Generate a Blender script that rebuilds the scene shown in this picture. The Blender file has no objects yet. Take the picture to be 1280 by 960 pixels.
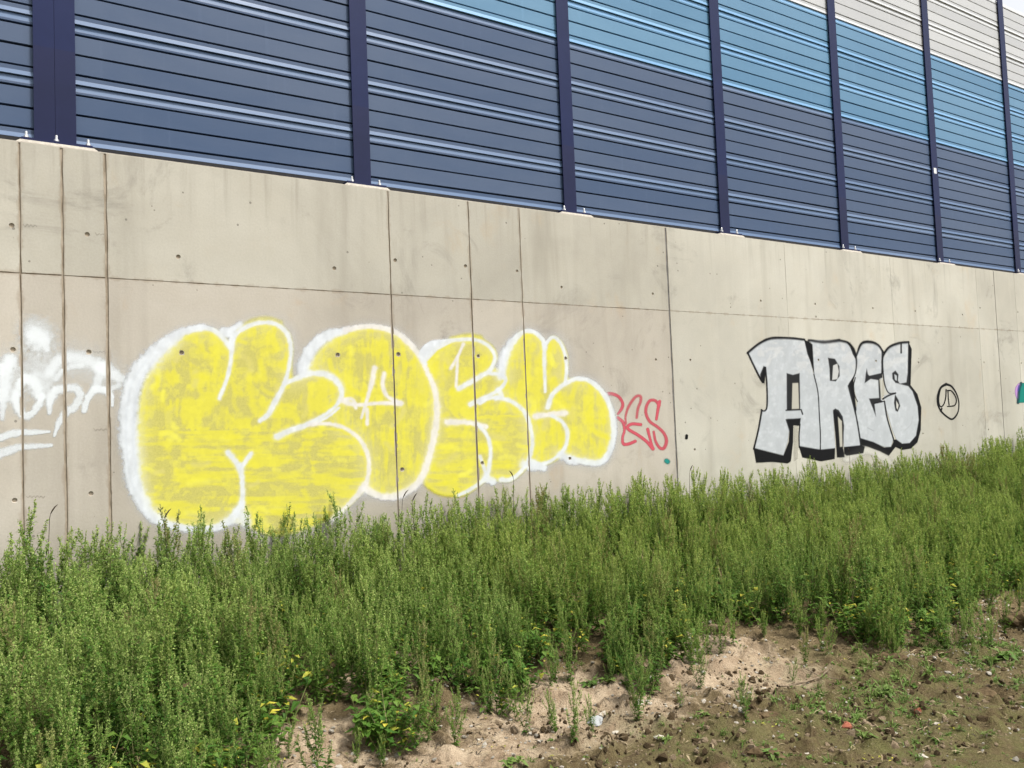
import bpy, math, random
import numpy as np
from mathutils import Matrix, Vector

scn = bpy.context.scene
COL = scn.collection
Z0 = 3.889                       # height of the concrete wall's top edge above the path

# ------------------------------------------------------------------ camera
F_PX, W_PX, H_PX = 1059.58, 1280.0, 960.0
CAM = np.array([-3.3128, -7.2660, 1.600])
YAW, PITCH, ROLL = 0.588614, 0.048877, -0.039349
_f = np.array([math.sin(YAW) * math.cos(PITCH), math.cos(YAW) * math.cos(PITCH), math.sin(PITCH)])
_r0 = np.array([math.cos(YAW), -math.sin(YAW), 0.0])
_u0 = np.cross(_r0, _f)
_r = _r0 * math.cos(ROLL) + _u0 * math.sin(ROLL)
_u = -_r0 * math.sin(ROLL) + _u0 * math.cos(ROLL)
cam_data = bpy.data.cameras.new('camera')
cam = bpy.data.objects.new('camera', cam_data)
COL.objects.link(cam)
cam_data.sensor_width = 36.0
cam_data.lens = F_PX / W_PX * 36.0
cam_data.clip_end = 2000
m = Matrix.Identity(4)
for i in range(3):
    m[i][0], m[i][1], m[i][2], m[i][3] = _r[i], _u[i], -_f[i], CAM[i]
cam.matrix_world = m
scn.camera = cam

# ------------------------------------------------------------------ light
SUN_EL, SUN_AZ = math.radians(61), math.radians(145)     # azimuth measured from +Y (into the wall) towards +X
world = bpy.data.worlds.new('World'); scn.world = world
world.use_nodes = True
wn = world.node_tree.nodes; wl = world.node_tree.links
bg = wn['Background']
sky = wn.new('ShaderNodeTexSky'); sky.sky_type = 'NISHITA'; sky.sun_disc = False
sky.sun_elevation = SUN_EL; sky.sun_rotation = SUN_AZ
sky.air_density = 1.0; sky.dust_density = 4.0; sky.ozone_density = 1.0
hs = wn.new('ShaderNodeHueSaturation'); hs.inputs['Saturation'].default_value = 0.16
wl.new(sky.outputs[0], hs.inputs['Color']); wl.new(hs.outputs[0], bg.inputs['Color'])
bg.inputs['Strength'].default_value = 0.13
sd = bpy.data.lights.new('sun', 'SUN'); sd.energy = 2.3; sd.angle = math.radians(8); sd.color = (1.0, 0.97, 0.91)
sun = bpy.data.objects.new('sun', sd); COL.objects.link(sun)
sdir = Vector((math.sin(SUN_AZ) * math.cos(SUN_EL), math.cos(SUN_AZ) * math.cos(SUN_EL), math.sin(SUN_EL)))
sun.rotation_euler = sdir.to_track_quat('Z', 'Y').to_euler()
sun.location = (0, -10, 20)
scn.view_settings.view_transform = 'Standard'
scn.view_settings.look = 'None'
scn.view_settings.exposure = 0.95
scn.view_settings.gamma = 1.0
scn.view_settings.use_curve_mapping = False
scn.render.resolution_x, scn.render.resolution_y = 1024, 768
scn.cycles.transparent_max_bounces = 12

# ------------------------------------------------------------------ helpers
def on_plane(px, py, Y=0.0):
    d = _f + _r * (px - 640) / F_PX - _u * (py - 480) / F_PX
    return CAM + d * ((Y - CAM[1]) / d[1])
def on_ground(px, py, z=0.05):
    d = _f + _r * (px - 640) / F_PX - _u * (py - 480) / F_PX
    return CAM + d * ((z - CAM[2]) / d[2])
def to_px(P):
    d = np.asarray(P, float) - CAM
    zz = d @ _f
    return 640 + F_PX * (d @ _r) / zz, 480 - F_PX * (d @ _u) / zz

_tabs = {}
def vnoise(x, y, seed=0):
    if seed not in _tabs:
        _tabs[seed] = np.random.RandomState(seed + 11).rand(256, 256)
    T = _tabs[seed]
    xi = np.floor(x).astype(int); yi = np.floor(y).astype(int)
    fx = x - xi; fy = y - yi
    fx = fx * fx * (3 - 2 * fx); fy = fy * fy * (3 - 2 * fy)
    a = T[xi % 256, yi % 256]; b = T[(xi + 1) % 256, yi % 256]
    c = T[xi % 256, (yi + 1) % 256]; d = T[(xi + 1) % 256, (yi + 1) % 256]
    return (a * (1 - fx) + b * fx) * (1 - fy) + (c * (1 - fx) + d * fx) * fy
def fbm(x, y, seed=0, o=4):
    x = np.asarray(x, float); y = np.asarray(y, float)
    s = 0; a = .5
    for k in range(o):
        s = s + a * vnoise(x * 2 ** k + 17.3 * k, y * 2 ** k - 9.1 * k, seed + k); a *= .5
    return s / (1 - .5 ** o)
def sstep(a, b, x):
    t = np.clip((x - a) / (b - a), 0, 1)
    return t * t * (3 - 2 * t)

def mesh_obj(name, verts, faces, mat=None, parent=None, loc=None, smooth=False):
    me = bpy.data.meshes.new(name)
    me.from_pydata([tuple(v) for v in verts], [], [tuple(f) for f in faces])
    if mat:
        for q in (mat if isinstance(mat, (list, tuple)) else [mat]): me.materials.append(q)
    if smooth: me.polygons.foreach_set('use_smooth', [True] * len(me.polygons))
    me.update()
    return link(name, me, parent, loc)
def link(name, me, parent=None, loc=None):
    o = bpy.data.objects.new(name, me); COL.objects.link(o)
    if parent: o.parent = parent
    if loc is not None: o.location = loc
    return o
def empty(name, loc=(0, 0, 0), rz=0.0):
    o = bpy.data.objects.new(name, None); COL.objects.link(o)
    o.location = loc; o.rotation_euler = (0, 0, rz); o.empty_display_size = .1
    return o
def tag(o, label=None, cat=None, group=None, kind=None):
    if label: o['label'] = label
    if cat: o['category'] = cat
    if group: o['group'] = group
    if kind: o['kind'] = kind
    return o
def box(x0, x1, y0, y1, z0, z1):
    v = [(x0, y0, z0), (x1, y0, z0), (x1, y1, z0), (x0, y1, z0), (x0, y0, z1), (x1, y0, z1), (x1, y1, z1), (x0, y1, z1)]
    f = [(0, 3, 2, 1), (4, 5, 6, 7), (0, 1, 5, 4), (1, 2, 6, 5), (2, 3, 7, 6), (3, 0, 4, 7)]
    return v, f
def merge(*vf):
    V = []; Fc = []
    for v, f in vf:
        n = len(V); V += list(v); Fc += [tuple(i + n for i in q) for q in f]
    return V, Fc

# ------------------------------------------------------------------ materials
class NT:
    def __init__(s, name):
        s.m = bpy.data.materials.new(name); s.m.use_nodes = True
        s.n = s.m.node_tree.nodes; s.l = s.m.node_tree.links; s.b = s.n['Principled BSDF']; s.out = s.n['Material Output']
    def new(s, t, **k):
        q = s.n.new(t)
        for a, b in k.items(): setattr(q, a, b)
        return q
    def set(s, sock, val):
        if hasattr(val, 'is_output') or isinstance(val, bpy.types.NodeSocket): s.l.new(val, sock)
        else: sock.default_value = val
    def coord(s, scale=(1, 1, 1), which='Object', loc=(0, 0, 0)):
        t = s.new('ShaderNodeTexCoord'); mp = s.new('ShaderNodeMapping')
        mp.inputs['Scale'].default_value = scale; mp.inputs['Location'].default_value = loc
        s.l.new(t.outputs[which], mp.inputs['Vector']); return mp.outputs[0]
    def noise(s, vec, scale, detail=4, rough=.55, dist=0):
        q = s.new('ShaderNodeTexNoise'); s.l.new(vec, q.inputs['Vector'])
        q.inputs['Scale'].default_value = scale; q.inputs['Detail'].default_value = detail
        q.inputs['Roughness'].default_value = rough; q.inputs['Distortion'].default_value = dist
        return q.outputs['Fac']
    def ramp(s, fac, a, b, c0=0.0, c1=1.0):
        q = s.new('ShaderNodeMapRange'); q.interpolation_type = 'SMOOTHSTEP'
        s.l.new(fac, q.inputs['Value'])
        q.inputs['From Min'].default_value = a; q.inputs['From Max'].default_value = b
        q.inputs['To Min'].default_value = c0; q.inputs['To Max'].default_value = c1
        return q.outputs['Result']
    def mix(s, fac, a, b, mode='MIX'):
        q = s.new('ShaderNodeMix', data_type='RGBA', blend_type=mode)
        s.set(q.inputs[0], fac)
        for sock, v in ((q.inputs[6], a), (q.inputs[7], b)):
            if isinstance(v, (tuple, list)): v = (*v[:3], 1.0)
            s.set(sock, v)
        return q.outputs[2]
    def math(s, op, a, b=0.0):
        q = s.new('ShaderNodeMath', operation=op); s.set(q.inputs[0], a); s.set(q.inputs[1], b); return q.outputs[0]
    def bump(s, h, dist, strength=1.0, prev=None):
        q = s.new('ShaderNodeBump'); s.l.new(h, q.inputs['Height'])
        q.inputs['Distance'].default_value = dist; q.inputs['Strength'].default_value = strength
        if prev: s.l.new(prev, q.inputs['Normal'])
        return q.outputs[0]
    def fin(s, col, rough=.8, normal=None, spec=.3):
        s.set(s.b.inputs['Base Color'], (*col, 1.0) if isinstance(col, (tuple, list)) else col)
        s.set(s.b.inputs['Roughness'], rough)
        s.b.inputs['Specular IOR Level'].default_value = spec
        if normal: s.l.new(normal, s.b.inputs['Normal'])
        return s.m

def mat_concrete():
    t = NT('cast_concrete'); v = t.coord()
    oi = t.new('ShaderNodeObjectInfo')
    big = t.noise(v, .55, 5, .6, .6)
    mid = t.noise(v, 2.6, 6, .62, .4)
    streak = t.noise(t.coord((3.6, 1, .30)), 1.0, 5, .6, .35)
    streak2 = t.noise(t.coord((2.2, 1, .22), loc=(4, 0, 1)), 1.0, 4, .6, .3)
    fine = t.noise(v, 60, 3, .6)
    c = t.mix(t.ramp(big, .3, .7), (.365, .345, .298), (.470, .450, .395))
    c = t.mix(t.ramp(mid, .35, .72, 0, .55), c, (.43, .405, .345))
    c = t.mix(t.ramp(streak, .52, .76, 0, .36), c, (.50, .48, .42))
    c = t.mix(t.ramp(streak2, .50, .76, 0, .60), c, (.275, .255, .215))
    blot = t.noise(t.coord(loc=(7, 2, 3)), 1.15, 7, .7, 1.2)
    c = t.mix(t.ramp(blot, .54, .72, 0, .75), c, (.255, .24, .21))
    rust = t.noise(t.coord((1.5, 1, 1.2), loc=(1, 5, 9)), 1.3, 5, .6, .5)
    c = t.mix(t.ramp(rust, .60, .78, 0, .40), c, (.44, .33, .21))
    c = t.mix(t.ramp(fine, .3, .7, 0, .12), c, (.22, .2, .17))
    # run-off under the top edge, dirt bled out along the casting joints
    gp = t.new('ShaderNodeSeparateXYZ'); t.l.new(v, gp.inputs[0])
    run = t.noise(t.coord((11, 1, .5), loc=(2, 0, 0)), 1.0, 4, .65, .3)
    c = t.mix(t.math('MULTIPLY', t.ramp(gp.outputs['Z'], Z0 - .75, Z0 + .1), t.ramp(run, .50, .74, 0, .42)), c, (.235, .215, .18))
    c = t.mix(t.math('MULTIPLY', t.ramp(gp.outputs['Z'], 1.25, .2), t.ramp(mid, .3, .6, .25, .75)), c, (.20, .185, .135))
    dmin = None
    for sx, w in ((-2.849, 1), (-2.566, 1), (-2.261, 1), (.199, 1), (1.087, 1), (1.712, 1), (3.822, 1)):
        d = t.math('ABSOLUTE', t.math('SUBTRACT', gp.outputs['X'], sx)); dmin = d if dmin is None else t.math('MINIMUM', dmin, d)
    dmin = t.math('MINIMUM', dmin, t.math('ADD', t.math('ABSOLUTE', t.math('SUBTRACT', gp.outputs['Z'], Z0 - 1.003)), .008))
    dn = t.noise(t.coord((1, 1, .6), loc=(9, 1, 2)), 7, 5, .65)
    dw = t.ramp(dn, .35, .7, .006, .050)
    c = t.mix(t.math('MULTIPLY', t.ramp(t.math('DIVIDE', dmin, dw), .25, 1.0, 1.0, 0.0), .46), c, (.25, .20, .145))
    c = t.mix(1.0, c, oi.outputs['Color'], 'MULTIPLY')
    # air bubbles left by the casting
    vo = t.new('ShaderNodeTexVoronoi'); vo.inputs['Scale'].default_value = 9; t.l.new(v, vo.inputs['Vector'])
    vo.inputs['Randomness'].default_value = 1
    sel = t.new('ShaderNodeSeparateColor'); t.l.new(vo.outputs['Color'], sel.inputs[0])
    pr = t.ramp(sel.outputs[0], .45, 1.0, 0.0, .10)
    pit = t.math('LESS_THAN', vo.outputs['Distance'], pr)
    c = t.mix(t.math('MULTIPLY', pit, .6), c, (.10, .09, .075))
    n = t.bump(fine, .0015, .6)
    n = t.bump(mid, .006, .5, n)
    inv = t.math('SUBTRACT', 1.0, pit)
    n = t.bump(inv, .004, .5, n)
    return t.fin(c, .88, n, .25)
def mat_joint(name, a, b):
    t = NT(name); v = t.coord((1, 1, .4))
    return t.fin(t.mix(t.ramp(t.noise(v, 18, 4), .35, .65), a, b), .95, t.bump(t.noise(v, 70, 3), .004), .1)
def mat_slat(name, a, b):
    t = NT(name); oi = t.new('ShaderNodeObjectInfo')
    v = t.coord(which='Object')
    n1 = t.noise(t.coord((1.2, 1, 3)), 1.5, 4, .5)
    tc = t.new('ShaderNodeNewGeometry')
    mp = t.new('ShaderNodeMapping'); t.l.new(tc.outputs['Position'], mp.inputs['Vector']); mp.inputs['Scale'].default_value = (.5, 1, .9)
    n2 = t.noise(mp.outputs[0], .8, 3, .5)
    f = t.math('ADD', t.math('MULTIPLY', n1, .45), t.math('MULTIPLY', oi.outputs['Random'], .35))
    f = t.math('ADD', f, t.math('MULTIPLY', n2, .45))
    c = t.mix(t.ramp(f, .35, .9), a, b)
    mp2 = t.new('ShaderNodeMapping'); t.l.new(tc.outputs['Position'], mp2.inputs['Vector']); mp2.inputs['Scale'].default_value = (14, 1, .7)
    dr = t.noise(mp2.outputs[0], 1.0, 4, .6)
    c = t.mix(t.ramp(dr, .58, .85, 0, .16), c, tuple(min(1, q * 1.7 + .03) for q in b))
    return t.fin(c, t.ramp(n1, .3, .7, .42, .55), None, .32)
def mat_post():
    t = NT('navy_powder_coat'); g = t.new('ShaderNodeNewGeometry')
    s = t.new('ShaderNodeSeparateXYZ'); t.l.new(g.outputs['Position'], s.inputs[0])
    up = t.math('GREATER_THAN', s.outputs['Z'], Z0 + .82)
    n = t.noise(t.coord(), 3, 4)
    lo = t.mix(t.ramp(n, .3, .7), (.008, .012, .046), (.010, .014, .055))
    hi = t.mix(t.ramp(n, .3, .7), (.005, .011, .055), (.007, .014, .064))
    return t.fin(t.mix(up, lo, hi), .5, None, .18)
def mat_plain(name, a, b, scale=20, rough=.7, bump=0, metal=0, spec=.3, rnd=False):
    t = NT(name); v = t.coord(); n = t.noise(v, scale, 4, .6)
    c = t.mix(t.ramp(n, .3, .7), a, b)
    if rnd:
        oi = t.new('ShaderNodeObjectInfo')
        c = t.mix(t.ramp(oi.outputs['Random'], 0, 1, 0, .7), c, tuple(q * .5 for q in a))
    t.b.inputs['Metallic'].default_value = metal
    return t.fin(c, rough, t.bump(n, bump) if bump else None, spec)
def mat_leaf(name, a, b, c3, trans=.25, rough=.6):
    t = NT(name); oi = t.new('ShaderNodeObjectInfo')
    g = t.new('ShaderNodeNewGeometry')
    c = t.mix(t.ramp(oi.outputs['Random'], 0, 1), a, b)
    c = t.mix(t.ramp(g.outputs['Random Per Island'], .2, 1.0, 0, .75), c, c3)
    pn = t.noise(g.outputs['Position'], 1.1, 3, .5)
    pb = t.noise(g.outputs['Position'], .33, 2, .5); gx_ = t.new('ShaderNodeSeparateXYZ'); t.l.new(g.outputs['Position'], gx_.inputs[0]); pb = t.math('ADD', pb, t.ramp(gx_.outputs['X'], 0.0, 7.0, -.04, .10))
    c = t.mix(t.ramp(pn, .42, .75, .0, .45), c, (a[0] * .75, a[1] * .70, a[2] * .8))
    c = t.mix(t.ramp(pb, .42, .62, .0, .45), c, (b[0] * 1.25, b[1] * 1.10, b[2] * .9))
    if name == 'seed_spike': c = t.mix(t.ramp(oi.outputs['Random'], .86, .97, 0, .65), c, (.30, .225, .115))
    m_ = t.fin(c, rough, None, .25)
    tr = t.new('ShaderNodeBsdfTranslucent'); t.l.new(c, tr.inputs['Color'])
    mx = t.new('ShaderNodeMixShader'); mx.inputs[0].default_value = trans
    t.l.new(t.b.outputs[0], mx.inputs[1]); t.l.new(tr.outputs[0], mx.inputs[2]); t.l.new(mx.outputs[0], t.out.inputs['Surface'])
    return m_
def mat_paint():
    t = NT('spray_paint'); at = t.new('ShaderNodeAttribute'); at.attribute_name = 'paint'
    v = t.coord(); fine = t.noise(v, 160, 3, .65); med = t.noise(v, 26, 4, .6)
    c = t.mix(t.ramp(med, .25, .75, 0, .22), at.outputs['Color'], t.mix(1.0, at.outputs['Color'], (.78, .76, .72), 'MULTIPLY'))
    a = t.math('ADD', at.outputs['Alpha'], t.math('MULTIPLY', t.math('SUBTRACT', fine, .5), .55))
    # speckle only where paint is thin
    a = t.mix(t.ramp(at.outputs['Alpha'], .75, 1.0), a, at.outputs['Alpha'])
    sep = t.new('ShaderNodeSeparateColor'); t.l.new(a, sep.inputs[0])
    al = t.math('MULTIPLY', sep.outputs[0], t.ramp(at.outputs['Alpha'], 0.0, .10))
    t.fin(c, .85, t.bump(fine, .0015, .6), .12)
    tr = t.new('ShaderNodeBsdfTransparent'); mx = t.new('ShaderNodeMixShader')
    t.l.new(t.ramp(al, 0, 1), mx.inputs[0]); t.l.new(tr.outputs[0], mx.inputs[1]); t.l.new(t.b.outputs[0], mx.inputs[2])
    t.l.new(mx.outputs[0], t.out.inputs['Surface'])
    return t.m
def mat_ground():
    t = NT('bare_soil'); v = t.coord()
    at = t.new('ShaderNodeAttribute'); at.attribute_name = 'soil'
    sp = t.new('ShaderNodeSeparateColor'); t.l.new(at.outputs['Color'], sp.inputs[0])
    n0 = t.noise(v, 1.6, 5, .6, .4); n1 = t.noise(v, 9, 6, .65, .3); n2 = t.noise(v, 55, 5, .7); n3 = t.noise(t.coord(loc=(3, 3, 0)), 130, 3, .6)
    dirt = t.mix(t.ramp(n1, .3, .7), (.078, .055, .027), (.155, .115, .058))
    dirt = t.mix(t.ramp(n0, .4, .65, 0, .5), dirt, (.185, .138, .078))
    sand = t.mix(t.ramp(n1, .3, .7), (.27, .195, .125), (.44, .345, .24))
    mossf = t.math('MULTIPLY', sp.outputs[1], t.ramp(t.math('ADD', t.math('MULTIPLY', n1, .6), t.math('MULTIPLY', n0, .4)), .38, .62))
    c = t.mix(t.ramp(t.math('ADD', sp.outputs[0], t.math('MULTIPLY', t.math('SUBTRACT', n1, .5), .9)), .25, .75), dirt, sand)
    c = t.mix(t.math('MULTIPLY', mossf, .70), c, (.080, .092, .024))
    c = t.mix(t.ramp(n2, .54, .78, 0, .40), c, (.36, .28, .18))
    c = t.mix(t.ramp(n2, .28, .44, .65, 0), c, (.055, .038, .022))
    c = t.mix(t.ramp(n3, .60, .74, 0, .45), c, (.40, .33, .23))
    n = t.bump(n1, .035, .9); n = t.bump(n2, .018, 1.0, n); n = t.bump(n3, .005, .8, n)
    return t.fin(c, .95, n, .12)

M = dict(
    concrete=mat_concrete(),
    joint=mat_joint('joint_dirt', (.25, .205, .15), (.39, .33, .255)),
    seal=mat_joint('joint_sealant', (.10, .095, .092), (.19, .18, .17)),
    grout=mat_plain('grout', (.36, .33, .28), (.47, .43, .37), 30, .9, .003),
    slat_dark=mat_slat('slate_blue_panel', (.037, .068, .136), (.060, .090, .155)),
    slat_blue=mat_slat('sky_blue_panel', (.070, .178, .298), (.108, .230, .355)),
    slat_grey=mat_slat('light_grey_panel', (.40, .405, .41), (.48, .485, .485)),
    slat_dark_lip=mat_slat('slate_blue_lip', (.076, .130, .235), (.105, .158, .262)),
    slat_blue_lip=mat_slat('sky_blue_lip', (.115, .265, .46), (.155, .32, .52)),
    slat_grey_lip=mat_slat('light_grey_lip', (.48, .49, .50), (.55, .56, .57)),
    post=mat_post(),
    bolt=mat_plain('galvanised_steel', (.62, .62, .61), (.74, .74, .73), 60, .38, 0, .6, .5),
    gap_black=mat_plain('black_gap_fill', (.010, .010, .012), (.018, .018, .02), 30, .8),  # near-black for panel backings and the painted-in shadow under the panels
    sticker=mat_plain('white_sticker', (.7, .7, .7), (.78, .78, .78), 20, .5),
    ink=mat_plain('sticker_ink', (.05, .05, .06), (.08, .08, .09), 20, .6),
    paint=mat_paint(),
    soil=mat_ground(),
    stem=mat_leaf('weed_stem', (.140, .190, .055), (.200, .205, .080), (.220, .180, .085), .05),
    leaf=mat_leaf('weed_leaf', (.056, .145, .020), (.100, .198, .027), (.160, .258, .040), .45),
    spike=mat_leaf('seed_spike', (.225, .345, .076), (.330, .440, .112), (.490, .560, .195), .36, .75),
    yellow=mat_leaf('yellowed_leaf', (.50, .44, .05), (.42, .40, .06), (.30, .34, .05), .3),
    grass=mat_leaf('grass_blade', (.085, .165, .025), (.130, .200, .040), (.17, .22, .06), .3),
    straw=mat_leaf('dry_straw', (.27, .21, .12), (.36, .29, .18), (.17, .12, .065), .1),
    deadstem=mat_plain('dead_stem', (.030, .022, .015), (.060, .045, .028), 40, .9),
    stone=mat_plain('pebble_stone', (.30, .27, .22), (.50, .46, .39), 25, .9, .004, 0, .2, True),
    pale_stone=mat_plain('pale_stone', (.36, .32, .26), (.50, .46, .39), 25, .9, .004, 0, .2),
    grey_stone=mat_plain('grey_stone', (.27, .28, .28), (.36, .37, .37), 25, .9, .004, 0, .2),
    clod=mat_plain('soil_clod', (.060, .040, .021), (.130, .092, .050), 22, .95, .012, 0, .1),
    sandy_crumb=mat_plain('sandy_crumb', (.26, .19, .12), (.42, .32, .21), 22, .95, .012, 0, .1),
    brick=mat_plain('red_brick', (.20, .060, .035), (.29, .105, .062), 40, .9, .004, 0, .2),
    twig=mat_plain('dry_twig', (.13, .095, .06), (.24, .185, .125), 40, .9, .002),
)

# ------------------------------------------------------------------ ground
FRONT_PX = [(-420, 1400), (-80, 1250), (250, 1060), (335, 985), (355, 928), (400, 898), (446, 905), (470, 945), (520, 945), (545, 900), (575, 868), (600, 885), (640, 893), (672, 868),
            (690, 835), (740, 822), (790, 840), (832, 852), (852, 820), (880, 792), (950, 778), (1030, 786), (1110, 796), (1185, 792), (1225, 745), (1285, 728)]
FRONT_PX = [(x, y + (16 if x >= 690 else 6 if x > 560 else 0)) for x, y in FRONT_PX]
FRONT = [on_ground(*p)[:2] for p in FRONT_PX]
FRONT = [(-14, -3.2)] + [tuple(p) for p in FRONT] + [(7.5, -3.25), (13, -3.1), (30, -3.2)]
POLY = np.array(FRONT + [(30, -.06), (-14, -.06)])
FX = np.array([p[0] for p in FRONT]); FY = np.array([p[1] for p in FRONT])
order = np.argsort(FX); FXs, FYs = FX[order], FY[order]
def front_y(x): return np.interp(x, FXs, FYs)
def in_poly(x, y, P=POLY):
    x = np.asarray(x, float); y = np.asarray(y, float); c = np.zeros(x.shape, bool); j = len(P) - 1
    for i in range(len(P)):
        xi, yi = P[i]; xj, yj = P[j]
        if yi != yj:
            c ^= ((yi > y) != (yj > y)) & (x < (xj - xi) * (y - yi) / (yj - yi) + xi)
        j = i
    return c
_fr_s = np.array([np.mean(FYs[max(0, i - 2):i + 3]) for i in range(len(FYs))])
def hgt(x, y):
    x = np.asarray(x, float); y = np.asarray(y, float)
    d = y - np.interp(x, FXs, _fr_s)
    h = .115 * sstep(-.45, .45, d) + .10 * sstep(4, 13, x) * sstep(-5, -1, y)
    h = h + (fbm(x * .9, y * .9, 3, 3) - .5) * .10 * sstep(-9, -4, y) 
    h = h + (fbm(x * 4.5, y * 4.5, 21, 4) - .5) * .075
    cl = fbm(x * 9, y * 9, 31, 3)
    h = h + .05 * sstep(.56, .74, cl)
    h = h - .02 * sstep(.30, .18, fbm(x * 7, y * 7, 41, 2))
    return h
def H1(x, y): return float(hgt(np.array([x]), np.array([y]))[0])

def axis(fine0, fine1, st, lo, hi):
    a = list(np.arange(fine0, fine1 + 1e-6, st)); s = st
    q = a[-1]
    while q < hi: s *= 1.35; q += s; a.append(q)
    q = a[0]; s = st; pre = []
    while q > lo: s *= 1.35; q -= s; pre.append(q)
    return np.array(pre[::-1] + a)
gx = axis(-5.5, 9.0, .035, -150, 150); gy = axis(-6.6, 0.4, .035, -150, 60)
GX, GY = np.meshgrid(gx, gy, indexing='ij')
GZ = hgt(GX, GY)
nxg, nyg = GX.shape
idx = np.arange(nxg * nyg).reshape(nxg, nyg)
quads = np.stack([idx[:-1, :-1], idx[1:, :-1], idx[1:, 1:], idx[:-1, 1:]], -1).reshape(-1, 4)
gme = bpy.data.meshes.new('ground')
gme.vertices.add(nxg * nyg); gme.vertices.foreach_set('co', np.stack([GX, GY, GZ], -1).reshape(-1).astype(np.float32))
gme.loops.add(quads.size); gme.loops.foreach_set('vertex_index', quads.reshape(-1).astype(np.int32))
gme.polygons.add(len(quads)); gme.polygons.foreach_set('loop_start', np.arange(0, quads.size, 4, dtype=np.int32))
gme.polygons.foreach_set('use_smooth', np.ones(len(quads), bool))
gme.update(calc_edges=True); gme.validate()
sand = np.zeros_like(GX)
for (px, py, rx, ry, a) in ((400, 940, .40, .40, .95), (500, 855, .50, .40, .9), (590, 930, .55, .30, .9), (700, 880, .60, .42, 1.15), (770, 885, .50, .30, 1.1), (640, 930, .4, .25, .8),
                            (890, 830, .55, .34, 1.15), (960, 838, .50, .30, 1.05), (850, 815, .4, .3, .8), (820, 890, .35, .22, .55), (560, 955, .5, .25, .8), (1060, 800, .25, .2, .4)):
    c = on_ground(px, py)
    sand = np.maximum(sand, a * np.exp(-(((GX - c[0]) / rx) ** 2 + ((GY - c[1]) / ry) ** 2)))
d_front = GY - front_y(GX)
moss = sstep(-.25, -.9, d_front) * sstep(-1.6, .6, GX + .35 * (GY + 5))
for (px, py, r) in ((1090, 850, .35), (1215, 812, .4), (1010, 875, .3), (900, 930, .4)):
    c = on_ground(px, py); moss = np.maximum(moss, np.exp(-((GX - c[0]) ** 2 + (GY - c[1]) ** 2) / r ** 2))
ca = gme.color_attributes.new('soil', 'FLOAT_COLOR', 'POINT')
arr = np.zeros((nxg * nyg, 4), np.float32); arr[:, 0] = sand.ravel(); arr[:, 1] = np.clip(moss, 0, 1).ravel(); arr[:, 3] = 1
ca.data.foreach_set('color', arr.ravel())
gme.materials.append(M['soil'])
ground = link('ground', gme); tag(ground, kind='structure')

# ------------------------------------------------------------------ concrete wall
wall = empty('concrete_wall', (0, 0, 0))
tag(wall, 'tall grey beige concrete retaining wall with formwork joints, covered in graffiti', 'wall')
# seam: x, gap width
SEAMS = [(-12.5, .01), (-10.06, .009), (-7.66, .009), (-5.25, .010), (-2.849, .011), (-2.566, .017), (-2.261, .021), (.199, .010), (1.087, .013), (1.712, .008), (3.822, .026),
         (5.981, .0045), (8.387, .0045), (10.803, .005), (11.378, .017), (12.059, .006), (14.45, .006), (16.85, .006), (19.25, .02), (21.65, .006), (24.05, .006), (26.45, .006)]
ZJ = Z0 - 1.003
ZB = -.45
HOLES_PX = [(18, 282), (109, 293), (223, 321), (418, 337), (490, 325), (586, 334), (649, 339), (702, 359), (816, 367), (951, 376), (1019, 380), (1091, 385), (1144, 389), (1203, 394), (1225, 385), (1271, 390),
            (22, 437), (111, 440), (227, 441), (422, 444), (495, 443), (592, 445), (652, 447), (707, 448), (820, 450), (863, 450), (957, 450), (1023, 450), (1095, 452), (1148, 453), (1207, 454), (1230, 453), (1275, 454),
            (25, 625), (115, 617), (231, 609), (427, 594), (500, 587), (598, 579), (654, 575), (713, 573), (868, 562), (962, 555), (1027, 550), (1101, 546), (1154, 542), (1213, 538), (1236, 537),
            (418, 360), (704, 380), (860, 389), (1019, 396)]
HOLES = []
for k, p in enumerate(HOLES_PX):
    q = on_plane(*p); x, z = q[0], q[2]
    for sx, g in SEAMS:
        if abs(x - sx) < .05: x = sx + (.055 if x >= sx else -.055)
    HOLES.append((x, z, (.019 if x < 1 else .016) if k < 48 else .012))
rngw = random.Random(5); REAL = []
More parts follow.
